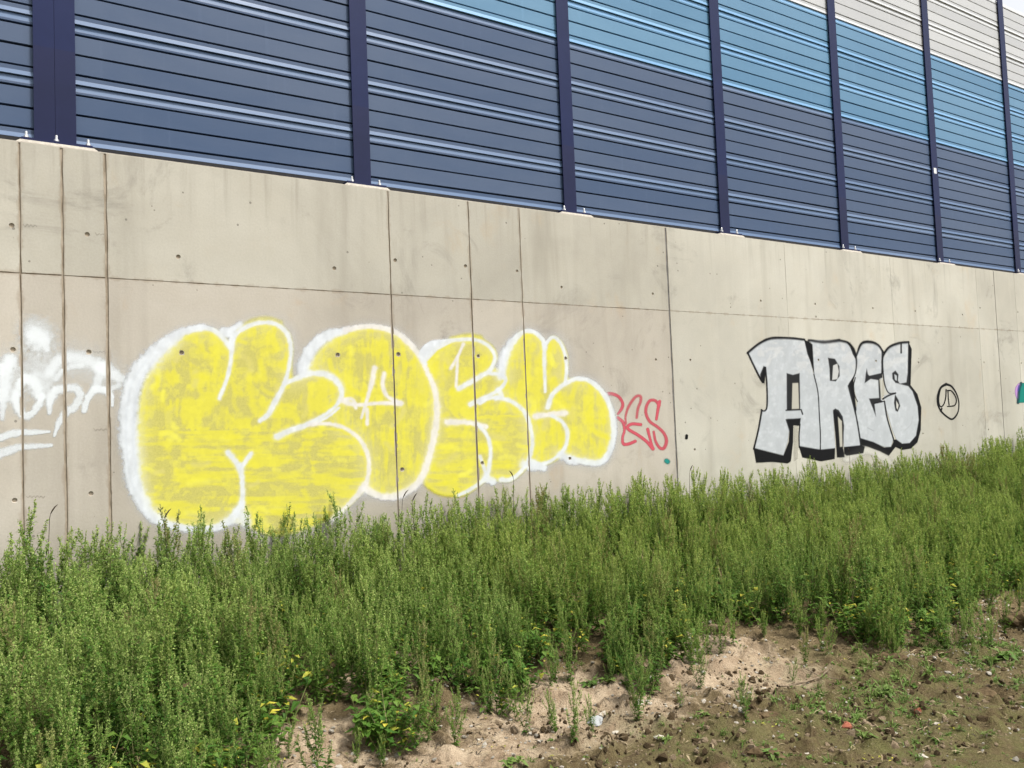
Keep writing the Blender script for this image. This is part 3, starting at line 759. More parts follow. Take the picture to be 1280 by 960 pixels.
# brushy variation in the silver
b = fbm(S.U * .16, S.V * .07, 140, 4); b2 = fbm(S.U * .22, S.V * .20, 150, 4)
w = (S.A > .5)
S.C = np.where(w[..., None], S.C * (1 + .22 * (b[..., None] - .5)) + .05 * sstep(.50, .75, b2)[..., None], S.C)
top = sstep(500, 440, S.V)
sw = fbm(S.U * .12 + 3 * fbm(S.U * .05, S.V * .05, 161, 2), S.V * .14, 160, 3)
S.lay(w * top * .35 * sstep(.5, .6, sw), (.60, .59, .57))
WALLC = (.46, .44, .375)
def bk(pts, soft=.7, part=0): S.poly(pts, BLK, .97, soft, part)
def bs(pts, w_, soft=.4, a=.95, smooth=True): S.stroke(pts, w_, BLK, a, soft, 0, smooth, .2)
def gap(pts, a=.92): S.poly(pts, WALLC, a, .6, 0)
bs(G_((25, 165), (100, 105), (180, 70), (300, 68), (400, 78)), [3, 3.2, 3.5, 3.2, 3], .75); bs(G_((25, 165), (60, 240), (105, 330), (125, 362)), 2.2)
bk(G_((130, 252), (146, 262), (136, 372), (110, 342), (106, 310)), .6)
bs(G_((142, 262), (152, 380), (153, 520), (135, 553), (115, 545)), 2.0); bs(G_((118, 550), (95, 680), (65, 805)), 2.2)
bk(G_((400, 78), (432, 92), (455, 110), (468, 310), (445, 232), (420, 170))); bs(G_((465, 310), (492, 430), (502, 600), (508, 700), (508, 812)), 1.5)
bk(G_((283, 300), (325, 312), (370, 300), (374, 545), (284, 550))); gap(G_((322, 368), (360, 366), (366, 538), (318, 540)))
bs(G_((280, 549), (380, 545), (390, 575)), 1.8, smooth=False)
bk(G_((62, 798), (160, 825), (262, 850), (297, 760), (302, 690), (275, 608), (378, 600), (372, 652), (328, 648), (326, 760), (312, 888), (290, 902), (190, 892), (80, 897)))
bs(G_((372, 640), (366, 720), (368, 795)), 1.6)
gap(G_((331, 652), (362, 652), (360, 870), (330, 890)), .5)
bk(G_((364, 785), (510, 810), (606, 800), (604, 872), (512, 888), (388, 862)))
bs(G_((432, 82), (530, 94), (630, 84)) + H_((100, 84), (160, 100), (198, 150), (215, 215), (210, 290), (190, 345)), [3, 4, 4, 3.5, 3.2, 3.5, 2.2, 1.6, 1.8], .85)
bk(H_((175, 130), (200, 150), (215, 185), (208, 205), (190, 175)))
bk(H_((25, 198), (72, 205), (102, 255), (104, 320), (78, 356), (38, 352), (36, 270))); S.poly(H_((60, 250), (88, 238), (98, 290), (88, 340), (54, 346)), (.50, .50, .49), .95, .6, 0)
bk(H_((192, 330), (204, 420), (216, 545), (206, 575), (170, 440), (156, 385))); gap(H_((199, 400), (222, 490), (213, 525)), .9)
bs(H_((204, 540), (225, 650), (245, 782)), 2.0)
bk(H_((58, 548), (75, 536), (98, 548), (124, 590), (133, 650), (126, 800), (138, 862), (86, 862), (74, 700))); gap(H_((92, 592), (118, 622), (122, 790), (106, 792)), .9)
bk(H_((132, 794), (248, 780), (272, 790), (262, 835), (150, 852), (135, 840)))
bs(H_((215, 185), (250, 105), (310, 95), (360, 115), (392, 160)), [2, 3.5, 4, 3, 2.5], .8)
bs(H_((208, 330), (196, 390), (205, 450), (222, 490)), 1.3)
bk(H_((270, 368), (278, 300), (284, 268), (292, 308), (302, 318), (388, 298), (388, 332), (376, 335), (378, 478), (398, 492), (336, 506), (346, 592), (298, 470), (366, 466), (360, 348), (310, 340)))
gap(H_((368, 340), (392, 345), (408, 410), (428, 440), (392, 452), (380, 470)), .75)
bk(H_((243, 733), (330, 760), (400, 796), (446, 792), (462, 758), (478, 790), (430, 852), (370, 822), (290, 792), (250, 782)))
bs(H_((388, 150), (386, 300)), 2.2); bs(H_((402, 490), (420, 600), (462, 740)), 1.9); bs(H_((335, 502), (402, 488)), 1.6)
bk(H_((560, 88), (584, 140), (576, 380), (622, 440), (648, 530), (644, 680), (622, 762), (580, 802), (520, 812), (470, 790), (458, 745), (480, 742), (520, 770), (570, 766), (612, 717), (630, 612), (622, 520), (588, 422), (560, 388), (498, 372), (548, 362), (556, 300)))
bs(H_((392, 290), (390, 200), (430, 132), (500, 102), (562, 95)), [2, 2.4, 3.2, 3.4, 3], .8); bs(H_((392, 290), (404, 375), (430, 432), (475, 434)), 1.6)
bs(H_((392, 472), (430, 450), (475, 434)), 2.2); bs(H_((513, 105), (513, 165)), 2.2)
bk(H_((453, 300), (475, 283), (496, 310), (492, 350), (505, 372), (475, 366), (455, 340))); S.poly(H_((468, 308), (484, 318), (484, 352), (472, 344)), SIL, .95, .5, 0)
bk(H_((472, 440), (496, 480), (507, 520), (490, 560), (475, 550), (465, 500))); S.poly(H_((480, 485), (496, 512), (490, 545), (482, 530)), (.55, .54, .50), .95, .5, 0)
S.stroke(H_((540, 680), (580, 640), (590, 590)), 1.5, (.36, .37, .38), .5, .6)
S.stroke(H_((290, 665), (330, 685)), 1.2, (.25, .26, .27), .5, .6)
g2 = S.build('graffiti', wall, ['graffiti', 'letter', 'letter', 'letter', 'letter'])
tag(g2, 'silver block letter graffiti with black shadow edges')

def simple(box_, step, strokes, label, y=-.0022):
    q = Piece(*box_, step)
    for st_ in strokes:
        if st_[0] == 's': q.stroke(*st_[1:-1], **st_[-1])
        else: q.poly(*st_[1:-1], **st_[-1])
    o = q.build('graffiti', wall, ['graffiti'], y); tag(o, label); return o
I_ = Z(1160, 460, 10.667)
simple((1164, 1205, 474, 530), .007, [
    ('s', I_((240, 215), (170, 262), (130, 370), (130, 480), (170, 570), (240, 640), (315, 682), (370, 640), (405, 560), (407, 440), (372, 330), (310, 243), (240, 215)), [3.4, 2.6, 2.4, 2, 2, 2, 2.2, 2.0, 1.5, 1.5, 1.8, 2.2, 3.2], BLK, dict(a=.95, soft=.4)),
    ('s', I_((162, 285), (142, 400), (150, 490), (180, 515), (215, 470), (235, 390), (240, 285)), 1.5, BLK, dict(a=.95, soft=.4)),
    ('s', I_((265, 305), (270, 400), (280, 490)), 1.4, BLK, dict(a=.95, soft=.4)),
    ('s', I_((258, 300), (310, 305), (360, 370), (377, 440), (350, 500), (260, 512)), 1.5, BLK, dict(a=.95, soft=.4)),
    ('s', I_((182, 540), (170, 575)), 2, BLK, dict(a=.95, soft=.4))], 'small black oval with the letters U D sprayed on pale concrete')
RED = (.52, .085, .115)
J_ = Z(750, 470, 7.385)
simple((752, 842, 484, 570), .0078, [
    ('s', J_((75, 165), (110, 165), (170, 190), (208, 250), (200, 300), (165, 350)), [4.5, 4.5, 4, 4, 4, 3], RED, dict(a=.75, soft=.4)),
    ('s', J_((165, 385), (212, 430), (225, 500), (207, 570), (215, 625), (260, 628), (325, 602)), [4, 4, 3.2, 3.2, 4, 4, 4], RED, dict(a=.85, soft=.4)),
    ('s', J_((240, 440), (236, 370), (265, 280), (325, 195), (370, 185), (375, 230), (350, 300), (338, 385)), [2.5, 3, 4, 4, 4, 4, 4, 3.5], RED, dict(a=.6, soft=.5)),
    ('s', J_((375, 448), (300, 442), (258, 462), (262, 492), (350, 545), (430, 605), (488, 672)), [4, 4, 4, 4, 4, 4, 4.5], RED, dict(a=.85, soft=.4)),
    ('s', J_((440, 492), (462, 580), (490, 675)), [4, 3.2, 3], RED, dict(a=.85, soft=.4)),
    ('s', J_((550, 235), (538, 290), (520, 400)), [4, 4, 3.2], RED, dict(a=.85, soft=.4)),
    ('s', J_((545, 270), (510, 228), (460, 228), (427, 285), (425, 350), (460, 420), (530, 470), (590, 530), (613, 600), (590, 665), (550, 662), (512, 600), (495, 515)), [4, 4, 4, 4, 4, 4, 4, 4, 4.5, 4.5, 4, 3.5, 3.2], RED, dict(a=.72, soft=.45))],
    'red scribbled tag with looping letters beside the yellow graffiti', -.0014)
simple((826, 845, 568, 584), .006, [('s', [(833, 576), (834.5, 577)], 6, (.02, .22, .19), dict(a=.9, soft=.6))], 'small teal paint spot low on the wall')
simple((850, 866, 538, 554), .006, [('s', [(858.2, 544.5), (858.0, 547.5)], 3.6, BLK, dict(a=.97, soft=.3))], 'small black paint dot right of the expansion joint')
Q_ = Z(1160, 460, 10.667)
TEAL = (.01, .20, .16)
simple((1264, 1330, 470, 512), .008, [
    ('s', Q_((1215, 225), (1185, 270), (1180, 330), (1195, 390)), 4, (.45, .25, .55), dict(a=.85, soft=.5)),
    ('p', Q_((1198, 465), (1212, 300), (1240, 200), (1340, 195), (1500, 220), (1720, 230), (1760, 380), (1600, 470), (1400, 455)), TEAL, dict(a=.95, soft=.8)),
    ('s', Q_((1198, 462), (1212, 300), (1240, 203)), 3.5, (.01, .05, .06), dict(a=.85, soft=.5)),
    ('s', Q_((1210, 240), (1200, 300)), 2, (.05, .05, .25), dict(a=.8, soft=.5)),
    ('s', Q_((1400, 250), (1440, 350), (1420, 430)), 3, (.6, .62, .6), dict(a=.8, soft=.5))], 'teal and purple painted patch past the last expansion joint')
L_ = Z(0, 390, 4.8)
w_ = (.68, .71, .73)
def ws(pts, w, a=.8, soft=.5): return ('s', L_(*pts), np.asarray(w, float) * 1.22, w_, dict(a=min(.88, a * .90), soft=min(.95, soft + .12), rag=.6))
simple((-75, 160, 395, 585), .0085, [
    ws([(205, 120), (235, 140)], 32, .75, .75), ws([(215, 140), (255, 165), (285, 225)], [16, 14, 4], .6), ws([(190, 150), (230, 190)], 16, .35, .8),
    ws([(60, 330), (160, 360), (240, 420)], 38, .5, .9), ws([(300, 330), (420, 300), (560, 330), (650, 400)], 38, .5, .9), ws([(40, 430), (60, 520)], 30, .4, .9), ws([(210, 420), (260, 500)], 18, .5, .8),
    ws([(60, 285), (25, 420), (12, 640)], [12, 13, 5], .75), ws([(-60, 330), (0, 350), (60, 300)], 12, .7), ws([(-40, 520), (20, 480), (90, 520)], 12, .5),
    ws([(150, 395), (112, 450), (95, 540), (140, 618), (190, 610), (235, 550), (255, 500)], [9, 8, 8, 9, 8, 7, 5], .85), ws([(150, 395), (205, 420), (235, 500)], 9, .7),
    ws([(300, 360), (360, 290), (440, 270), (520, 290), (600, 320)], [9, 12, 13, 12, 12], .7, .6), ws([(340, 400), (380, 345), (490, 320)], 5, .6),
    ws([(295, 605), (305, 520), (340, 470), (420, 455), (480, 485), (455, 560), (400, 600), (355, 660), (325, 745)], [5, 8, 9, 8, 9, 9, 9, 7, 3], .82, .4),
    ws([(505, 590), (530, 510), (570, 465), (630, 470), (665, 510), (670, 555)], [6, 7, 7, 7, 7, 5], .88, .35), ws([(570, 450), (610, 360), (640, 310)], [8, 10, 9], .65), ws([(600, 330), (700, 385), (750, 410)], [12, 11, 7], .72, .5), ws([(650, 465), (720, 440)], 5, .6),
    ws([(-120, 790), (0, 755), (90, 728), (200, 722), (298, 718)], [6, 8, 8, 6, 3], .85, .4), ws([(-120, 880), (0, 850), (100, 815), (200, 805), (308, 800)], [8, 10, 8, 6, 4], .8, .45),
    ws([(-140, 300), (-100, 480), (-120, 640)], 10, .7), ws([(-200, 330), (-40, 300)], 10, .6)], 'faded white spray tag with two underlines beside the yellow graffiti', -.0014)
# casting marks: wavy imprints beside the tie holes
for (xa, xb, y) in ((29, 46, 282), (119, 131, 293), (31, 57, 438), (116, 132, 440), (117, 134, 537), (33, 56, 621)):
    n = int((xb - xa) / 2.2); q = Piece(xa - 3, xb + 3, y - 6, y + 6, .0045)
    q.stroke([(xa + (xb - xa) * k / n, y + (1.5 if k % 2 else -1.5) * rngw.uniform(.3, 1.2)) for k in range(n + 1)], 1.2, (.17, .145, .115), .38, .7)
    q.build('casting_mark', wall, ['casting_mark'], y=-.0012)

# ------------------------------------------------------------------ weeds
def unit(v):
    n = math.sqrt(v[0] ** 2 + v[1] ** 2 + v[2] ** 2) + 1e-9
    return (v[0] / n, v[1] / n, v[2] / n)
def crs(a, b): return (a[1] * b[2] - a[2] * b[1], a[2] * b[0] - a[0] * b[2], a[0] * b[1] - a[1] * b[0])
def add(a, b, s=1.0): return (a[0] + b[0] * s, a[1] + b[1] * s, a[2] + b[2] * s)
def basis(d):
    t = unit(crs(d, (0, 0, 1) if abs(d[2]) < .9 else (1, 0, 0))); return t, crs(d, t)
class Acc:
    def __init__(s): s.v = []; s.f = []
    def tube(s, pts, rad, n=4):
        base = len(s.v)
        for i, p in enumerate(pts):
            d = unit(add(pts[min(i + 1, len(pts) - 1)], pts[max(i - 1, 0)], -1)); a, b = basis(d)
            for k in range(n):
                c, q = math.cos(2 * math.pi * k / n), math.sin(2 * math.pi * k / n)
                s.v.append(tuple(p[j] + rad[i] * (a[j] * c + b[j] * q) for j in range(3)))
        for i in range(len(pts) - 1):
            for k in range(n):
                s.f.append((base + i * n + k, base + i * n + (k + 1) % n, base + (i + 1) * n + (k + 1) % n, base + (i + 1) * n + k))
    def leaf(s, p, d, L, w, droop, rng, wide=.38):
        d = unit(d); side = unit(crs(d, (0, 0, 1)) if abs(d[2]) < .95 else (1, 0, 0)); up = crs(side, d)
        n = len(s.v)
        mid = add(add(p, d, L * wide), up, L * .06); tip = add(add(p, d, L), (0, 0, -1), L * droop)
        q = add(add(p, d, L * .72), (0, 0, -1), L * droop * .45)
        s.v += [p, add(add(mid, side, w * .5), up, w * .16), mid, add(add(mid, side, -w * .5), up, w * .16), add(q, side, w * .27), add(q, side, -w * .27), tip]
        s.f += [(n, n + 1, n + 2), (n, n + 2, n + 3), (n + 2, n + 1, n + 4, n + 6), (n + 3, n + 2, n + 6, n + 5)]
    def bit(s, p, sz, rng):
        d = unit((rng.gauss(0, 1), rng.gauss(0, 1), rng.gauss(.7, .8))); a, b = basis(d); n = len(s.v)
        th = rng.uniform(0, 6.28); c, q = math.cos(th), math.sin(th)
        e = tuple(a[j] * c + b[j] * q for j in range(3)); f = crs(d, e)
        s.v += [add(p, d, -.2 * sz), add(add(p, d, .5 * sz), e, .48 * sz), add(p, d, 1.15 * sz), add(add(p, d, .5 * sz), e, -.48 * sz), add(add(p, d, .45 * sz), f, .45 * sz)]
        s.f += [(n, n + 1, n + 2, n + 3), (n, n + 4, n + 2)]
def curve_pts(p, d, L, bend, n, rng, wob=.03):
    pts = [p]; d = unit(d)
    for i in range(n):
        d = unit((d[0] * (1 - bend) + rng.gauss(0, wob), d[1] * (1 - bend) + rng.gauss(0, wob), d[2] + bend * .9))
        pts.append(add(pts[-1], d, L / n))
    return pts
def along(pts, t):
    u = t * (len(pts) - 1); i = min(int(u), len(pts) - 2); f = u - i
    return tuple(pts[i][j] * (1 - f) + pts[i + 1][j] * f for j in range(3)), unit(add(pts[i + 1], pts[i], -1))
def make_weed(seed, lush=1.0, spiky=1.0, Ht=.90):
    rng = random.Random(seed); st, lf, sp = Acc(), Acc(), Acc()
    lean = rng.uniform(0, 6.28); lk = rng.uniform(0, .10)
    main = curve_pts((0, 0, -.06), (math.cos(lean) * lk, math.sin(lean) * lk, 1), Ht + .06, .02, 9, rng, .035)
    st.tube(main, [.0055 * (1 - .8 * i / 9) for i in range(10)])
    def spike(pts, t0, r0, dens):
        L = sum(math.dist(a, b) for a, b in zip(pts, pts[1:])) * (1 - t0)
        n = int(L / .0085 * dens)
        for k in range(n):
            t = t0 + (1 - t0) * (k + rng.random()) / n
            p, d = along(pts, t); e = (t - t0) / (1 - t0)
            clump = .40 + .95 * (math.sin(k * .55 + pts[0][0] * 90) * .5 + .5)
            r = r0 * (1 - .72 * e) * clump
            o = (rng.gauss(0, r * .6), rng.gauss(0, r * .6), rng.gauss(0, r * .5))
            sp.bit(add(p, o), rng.uniform(.0085, .0150) * (1.1 - .30 * e), rng)
    spike(main, .62, .021, 1.6 * spiky)
    nb = int(13 * lush); ga = rng.uniform(0, 6.28)
    for i in range(nb):
        t = .06 + .82 * (i + rng.random() * .7) / nb
        p, d = along(main, t); az = ga + i * 2.4 + rng.gauss(0, .25)
        L = Ht * (.50 * (1 - t) + .13) * rng.uniform(.8, 1.15); el = rng.uniform(.70, 1.08)
        b = curve_pts(p, (math.cos(az) * math.cos(el), math.sin(az) * math.cos(el), math.sin(el)), L, .14, 6, rng, .05)
        st.tube(b, [.0032 * (1 - .8 * k / 6) for k in range(7)], 3)
        spike(b, .34 if t > .3 else .50, .0165, 1.5 * spiky)
        for k in range(int(L / .035)):                  # side spikelets
            tt = rng.uniform(.35, .9); q, dd = along(b, tt); a2 = rng.uniform(0, 6.28)
            sb = curve_pts(q, (math.cos(a2) * .6 + dd[0] * .5, math.sin(a2) * .6 + dd[1] * .5, .7), rng.uniform(.02, .055) * (1.2 - tt * .6), .1, 2, rng)
            spike(sb, 0.0, .006, 1.1 * spiky)
        nl = int(L / .019 * lush)
        for k in range(nl):
            tt = .03 + .82 * rng.random() ** 1.25; q, dd = along(b, tt); a2 = rng.uniform(0, 6.28)
            z = q[2] / Ht; sz = (.088 - .055 * min(1, z)) * rng.uniform(.65, 1.25)
            lf.leaf(q, (math.cos(a2) + dd[0] * .6, math.sin(a2) + dd[1] * .6, rng.uniform(.0, .9)), sz, sz * rng.uniform(.26, .46) * (1.15 - .35 * z), rng.uniform(0, .35), rng)
    for k in range(int(40 * lush)):
        tt = .04 + .88 * rng.random() ** 1.3; q, dd = along(main, tt); a2 = rng.uniform(0, 6.28); sz = (.10 - .062 * tt) * rng.uniform(.7, 1.25)
        lf.leaf(q, (math.cos(a2), math.sin(a2), rng.uniform(-.1, .8)), sz, sz * rng.uniform(.3, .5), rng.uniform(.05, .45), rng)
    return st, lf, sp
NV = 10
weed_parts = []
lib = bpy.data.collections.new('weed_library')
for k in range(NV):
    st_, lf_, sp_ = make_weed(100 + k, [1.0, 1.15, .85, 1.2, .95][k % 5], [1.0, 1.2, .9, 1.0, 1.3][k % 5], [.90, .97, .84, .93, 1.0][k % 5])
    mes = []
    for nm, ac, mt in (('stem', st_, 'stem'), ('foliage', lf_, 'leaf'), ('seed_spikes', sp_, 'spike')):
        me = bpy.data.meshes.new(nm); me.from_pydata(ac.v, [], ac.f); me.materials.append(M[mt]); me.update(); mes.append(me)
    weed_parts.append(mes)
    V, Fc = merge((st_.v, st_.f), (lf_.v, lf_.f), (sp_.v, sp_.f))
    me = bpy.data.meshes.new('weed'); me.from_pydata(V, [], Fc)
    for q in ('stem', 'leaf', 'spike'): me.materials.append(M[q])
    me.polygons.foreach_set('material_index', [0] * len(st_.f) + [1] * len(lf_.f) + [2] * len(sp_.f)); me.update()
    lib.objects.link(bpy.data.objects.new('weed_%02d' % k, me))

R = np.random.RandomState(4)
def scatter(n, x0, x1, y0, y1):
    return R.uniform(x0, x1, n), R.uniform(y0, y1, n)
# jittered grid keeps the stand even, then noise thins it
st = .172
xs, ys = np.meshgrid(np.arange(-6.5, 17, st), np.arange(-4.6, -.10, st), indexing='ij')
xs = (xs + R.uniform(-.5, .5, xs.shape) * st).ravel(); ys = (ys + R.uniform(-.5, .5, ys.shape) * st).ravel()
ys = np.minimum(ys, -.13)
k = in_poly(xs, ys) & (R.rand(len(xs)) < .38 + 1.15 * fbm(xs * 1.7, ys * 1.7, 200, 3) + .6 * sstep(-1.4, -.5, ys))
xs, ys = xs[k], ys[k]
ox, oy = scatter(3000, -4.5, 8, -4.8, -1.5); od = oy - front_y(ox)         # stragglers thinning out over the bare bank
ok_ = (od < 0) & (od > -.75) & (R.rand(len(ox)) < .42 * np.exp(od / .32))
nst = int(ok_.sum()); xs = np.concatenate([xs, ox[ok_]]); ys = np.concatenate([ys, oy[ok_]])
dfr = ys - front_y(xs)
hh = np.interp(xs, [-6, -2.6, -1.4, .3, 3, 6, 9, 10.5, 12, 16], [.98, .94, .80, .79, .82, .84, .82, .90, 1.02, 1.06]) * (.74 + .26 * sstep(-1.6, -.4, ys)) * (.72 + .28 * sstep(.0, .8, dfr)) * R.uniform(.66, 1.12, len(xs)) * (.86 + .28 * fbm(xs * .8, ys * .8, 210, 2))
hh[len(hh) - nst:] *= R.uniform(.35, .85, nst)
hh = np.minimum(hh, 1.07 * np.interp(xs, [-6, -2.6, -1.4, .3, 3, 6, 9, 10.5, 12, 16], [.98, .94, .80, .79, .82, .84, .82, .90, 1.02, 1.06]))
zz = hgt(xs, ys)
rot = np.stack([R.normal(0, .095, len(xs)), R.normal(0, .095, len(xs)), R.uniform(0, 6.28, len(xs))], -1)
vi = R.randint(0, NV, len(xs))
dcam = np.hypot(xs - CAM[0], ys - CAM[1])
# the ones that show largest: front edge of the stand, seen by the camera
U, Vp = to_px(np.stack([xs, ys, zz + .4], -1))
front_score = dcam + 1.2 * np.clip(dfr, 0, 3)
vis = (U > -40) & (U < 1320) & (Vp < 1050)
ordr = np.argsort(np.where(vis, front_score, 1e9))
own = np.zeros(len(xs), bool); own[ordr[:260]] = True
for i in np.nonzero(own)[0]:
    w = empty('tall_weed', (xs[i], ys[i], zz[i])); w.rotation_euler = rot[i]; s_ = hh[i] / .93
    w.scale = (s_ * .95, s_ * .95, s_)
    for nm, me in zip(('stem', 'foliage', 'seed_spikes'), weed_parts[vi[i]]):
        o = link(nm, me, w)
        if nm != 'stem': o['kind'] = 'stuff'
    zone = [z for a, z in ((-2.25, 'white tag'), (-.9, 'first yellow letter'), (.55, 'second yellow letter'), (1.7, 'third yellow letter'), (2.95, 'last yellow letter'), (3.85, 'red tag'), (5.2, 'bare concrete before the silver letters'), (99, 'silver letters')) if xs[i] < a][0]
    size = 'short' if hh[i] < .56 else ('tall' if hh[i] > .72 else 'middling')
    row = 'on the outermost edge of the strip' if dfr[i] < .35 else 'inside the strip'
    tag(w, '%s green weed %s opposite the %s' % (size, row, zone), 'weed', '%s weeds %s opposite the %s' % (size, row, zone))

def gn_scatter(name, pts, rots, scls, idxs, coll):
    me = bpy.data.meshes.new(name); me.from_pydata([tuple(p) for p in pts], [], [])
    a = me.attributes.new('rot', 'FLOAT_VECTOR', 'POINT'); a.data.foreach_set('vector', np.asarray(rots, np.float32).ravel())
    a = me.attributes.new('scl', 'FLOAT_VECTOR', 'POINT'); a.data.foreach_set('vector', np.asarray(scls, np.float32).ravel())
    a = me.attributes.new('idx', 'INT', 'POINT'); a.data.foreach_set('value', np.asarray(idxs, np.int32))
    o = link(name, me)
    ng = bpy.data.node_groups.new(name, 'GeometryNodeTree')
    ng.interface.new_socket('Geometry', in_out='INPUT', socket_type='NodeSocketGeometry'); ng.interface.new_socket('Geometry', in_out='OUTPUT', socket_type='NodeSocketGeometry')
    gi = ng.nodes.new('NodeGroupInput'); go = ng.nodes.new('NodeGroupOutput')
    ci = ng.nodes.new('GeometryNodeCollectionInfo'); ci.inputs['Collection'].default_value = coll
    ci.inputs['Separate Children'].default_value = True; ci.inputs['Reset Children'].default_value = True
    ip = ng.nodes.new('GeometryNodeInstanceOnPoints'); ip.inputs['Pick Instance'].default_value = True
    def attr(n, t):
        q = ng.nodes.new('GeometryNodeInputNamedAttribute'); q.data_type = t; q.inputs['Name'].default_value = n
        return [s for s in q.outputs if s.enabled and s.name == 'Attribute'][0]
    er = ng.nodes.new('FunctionNodeEulerToRotation')
    L = ng.links
    L.new(attr('rot', 'FLOAT_VECTOR'), er.inputs[0]); L.new(er.outputs[0], ip.inputs['Rotation'])
    L.new(attr('scl', 'FLOAT_VECTOR'), ip.inputs['Scale']); L.new(attr('idx', 'INT'), ip.inputs['Instance Index'])
    L.new(gi.outputs[0], ip.inputs['Points']); L.new(ci.outputs[0], ip.inputs['Instance']); L.new(ip.outputs[0], go.inputs[0])
    md = o.modifiers.new('scatter', 'NODES'); md.node_group = ng
    return o
def low_weed(seed, yellow):
    rng = random.Random(seed); a = Acc(); b = Acc()
    for q in range(5):
        az = rng.uniform(0, 6.28); pts = curve_pts((rng.gauss(0, .03), rng.gauss(0, .03), -.01), (math.cos(az) * .7, math.sin(az) * .7, 1), rng.uniform(.10, .26), .08, 4, rng, .06)
        b.tube(pts, [.003, .0026, .0022, .0018, .0012], 3)
        for k in range(13):
            p, d = along(pts, rng.uniform(.1, 1.0)); a2 = rng.uniform(0, 6.28); L = rng.uniform(.030, .075)
            a.leaf(p, (math.cos(a2), math.sin(a2), rng.uniform(-.1, .7)), L, L * rng.uniform(.32, .55), rng.uniform(.05, .45), rng)
    V, Fc = merge((b.v, b.f), (a.v, a.f)); me = bpy.data.meshes.new('low_weed'); me.from_pydata(V, [], Fc)
    me.materials.append(M['stem']); me.materials.append(M['leaf']); me.materials.append(M['yellow'])
    me.polygons.foreach_set('material_index', [0] * len(b.f) + [2 if (yellow and (i // 4) % 7 == 0) else 1 for i in range(len(a.f))]); me.update()
    return me
for k in range(4): lib.objects.link(bpy.data.objects.new('weed_%02d' % (NV + k), low_weed(900 + k, k >= 2)))
lx, ly = scatter(7000, -6.5, 15, -4.8, -.15)
lk_ = in_poly(lx, ly - .10) & (R.rand(len(lx)) < np.where(ly - front_y(lx) < .7, 1.0, .4))
lx, ly = lx[lk_], ly[lk_]; ln = len(lx); ls = R.uniform(.55, 1.25, ln)
def tall_grass(seed, mat):
    rng = random.Random(seed); a = Acc()
    for k in range(16):
        az = rng.uniform(0, 6.28); L = rng.uniform(.35, .85); pts = [(rng.gauss(0, .02), rng.gauss(0, .02), -.02)]; d = unit((math.cos(az) * .22, math.sin(az) * .22, 1)); bend = rng.uniform(.02, .16)
        for q in range(6):
            pts.append(add(pts[-1], d, L / 6)); d = unit((d[0] + math.cos(az) * bend, d[1] + math.sin(az) * bend, d[2] - bend * .5 * q / 3))
        side = (-math.sin(az), math.cos(az), 0); n = len(a.v); w = rng.uniform(.003, .006)
        for q, p in enumerate(pts): ww = w * (1 - (q / 6) ** 2 * .95); a.v += [add(p, side, ww), add(p, side, -ww)]
        for q in range(6): a.f.append((n + 2 * q, n + 2 * q + 1, n + 2 * q + 3, n + 2 * q + 2))
    me = bpy.data.meshes.new('tall_grass'); me.from_pydata(a.v, [], a.f); me.materials.append(M[mat]); me.update(); return me
for k in range(3): lib.objects.link(bpy.data.objects.new('weed_%02d' % (NV + 4 + k), tall_grass(950 + k, 'grass' if k < 2 else 'straw')))
r_ = ~own
vi = np.where((R.rand(len(xs)) < .09) & r_, NV + 4 + R.choice([0, 1, 2, 0, 1], len(xs)), vi)
s_ = hh[r_] / .93
wo = gn_scatter('weed_stand', np.concatenate([np.stack([xs[r_], ys[r_], zz[r_]], -1), np.stack([lx, ly, hgt(lx, ly)], -1)]),
                np.concatenate([rot[r_], np.stack([0 * lx, 0 * lx, R.uniform(0, 6.28, ln)], -1)]),
                np.concatenate([np.stack([s_ * .95, s_ * .95, s_], -1), np.stack([ls] * 3, -1)]),
                np.concatenate([vi[r_], NV + R.randint(0, 4, ln)]), lib)
tag(wo, 'dense stand of green weeds filling the strip at the foot of the wall', 'weeds', kind='stuff')

# ------------------------------------------------------------------ small things on the bare ground
def lump(seed, rx, ry, rz, rough=.25, sub=2):
    import bmesh
    bm = bmesh.new(); bmesh.ops.create_icosphere(bm, subdivisions=sub, radius=1.0)
    rng = np.random.RandomState(seed); ph = rng.uniform(0, 6, (6, 3)); fr = rng.uniform(1.2, 4.0, (6, 3))
    for v in bm.verts:
        c = np.array(v.co); k = 1 + rough * sum(np.sin(fr[i] @ c * 1.0 + ph[i, 0]) for i in range(6)) / 6 + rng.normal(0, rough * .12)
        v.co = (c[0] * rx * k, c[1] * ry * k, c[2] * rz * k)
    me = bpy.data.meshes.new('stone'); bm.to_mesh(me); bm.free(); return me
def tuft(seed, n, L, wdt, spread=.9, mat='grass'):
    rng = random.Random(seed); a = Acc()
    for k in range(n):
        az = rng.uniform(0, 6.28); el = rng.uniform(.35, 1.35); l_ = L * rng.uniform(.5, 1.1)
        p = (rng.gauss(0, L * .12), rng.gauss(0, L * .12), -.004); d = (math.cos(az) * math.cos(el), math.sin(az) * math.cos(el), math.sin(el))
        a.leaf(p, d, l_, wdt * rng.uniform(.7, 1.2), rng.uniform(.1, .6), rng, .45)
    me = bpy.data.meshes.new('tuft'); me.from_pydata(a.v, [], a.f); me.materials.append(M[mat]); me.update(); return me
def coll(name, meshes):
    c = bpy.data.collections.new(name)
    for i, me in enumerate(meshes): c.objects.link(bpy.data.objects.new('%s_%02d' % (name, i), me))
    return c
peb = []
for k in range(6):
    me = lump(300 + k, 1.0, .75, .5, .35, 1); me.materials.append(M['stone' if k % 3 else 'pale_stone']); peb.append(me)
lib_p = coll('pebble', peb)
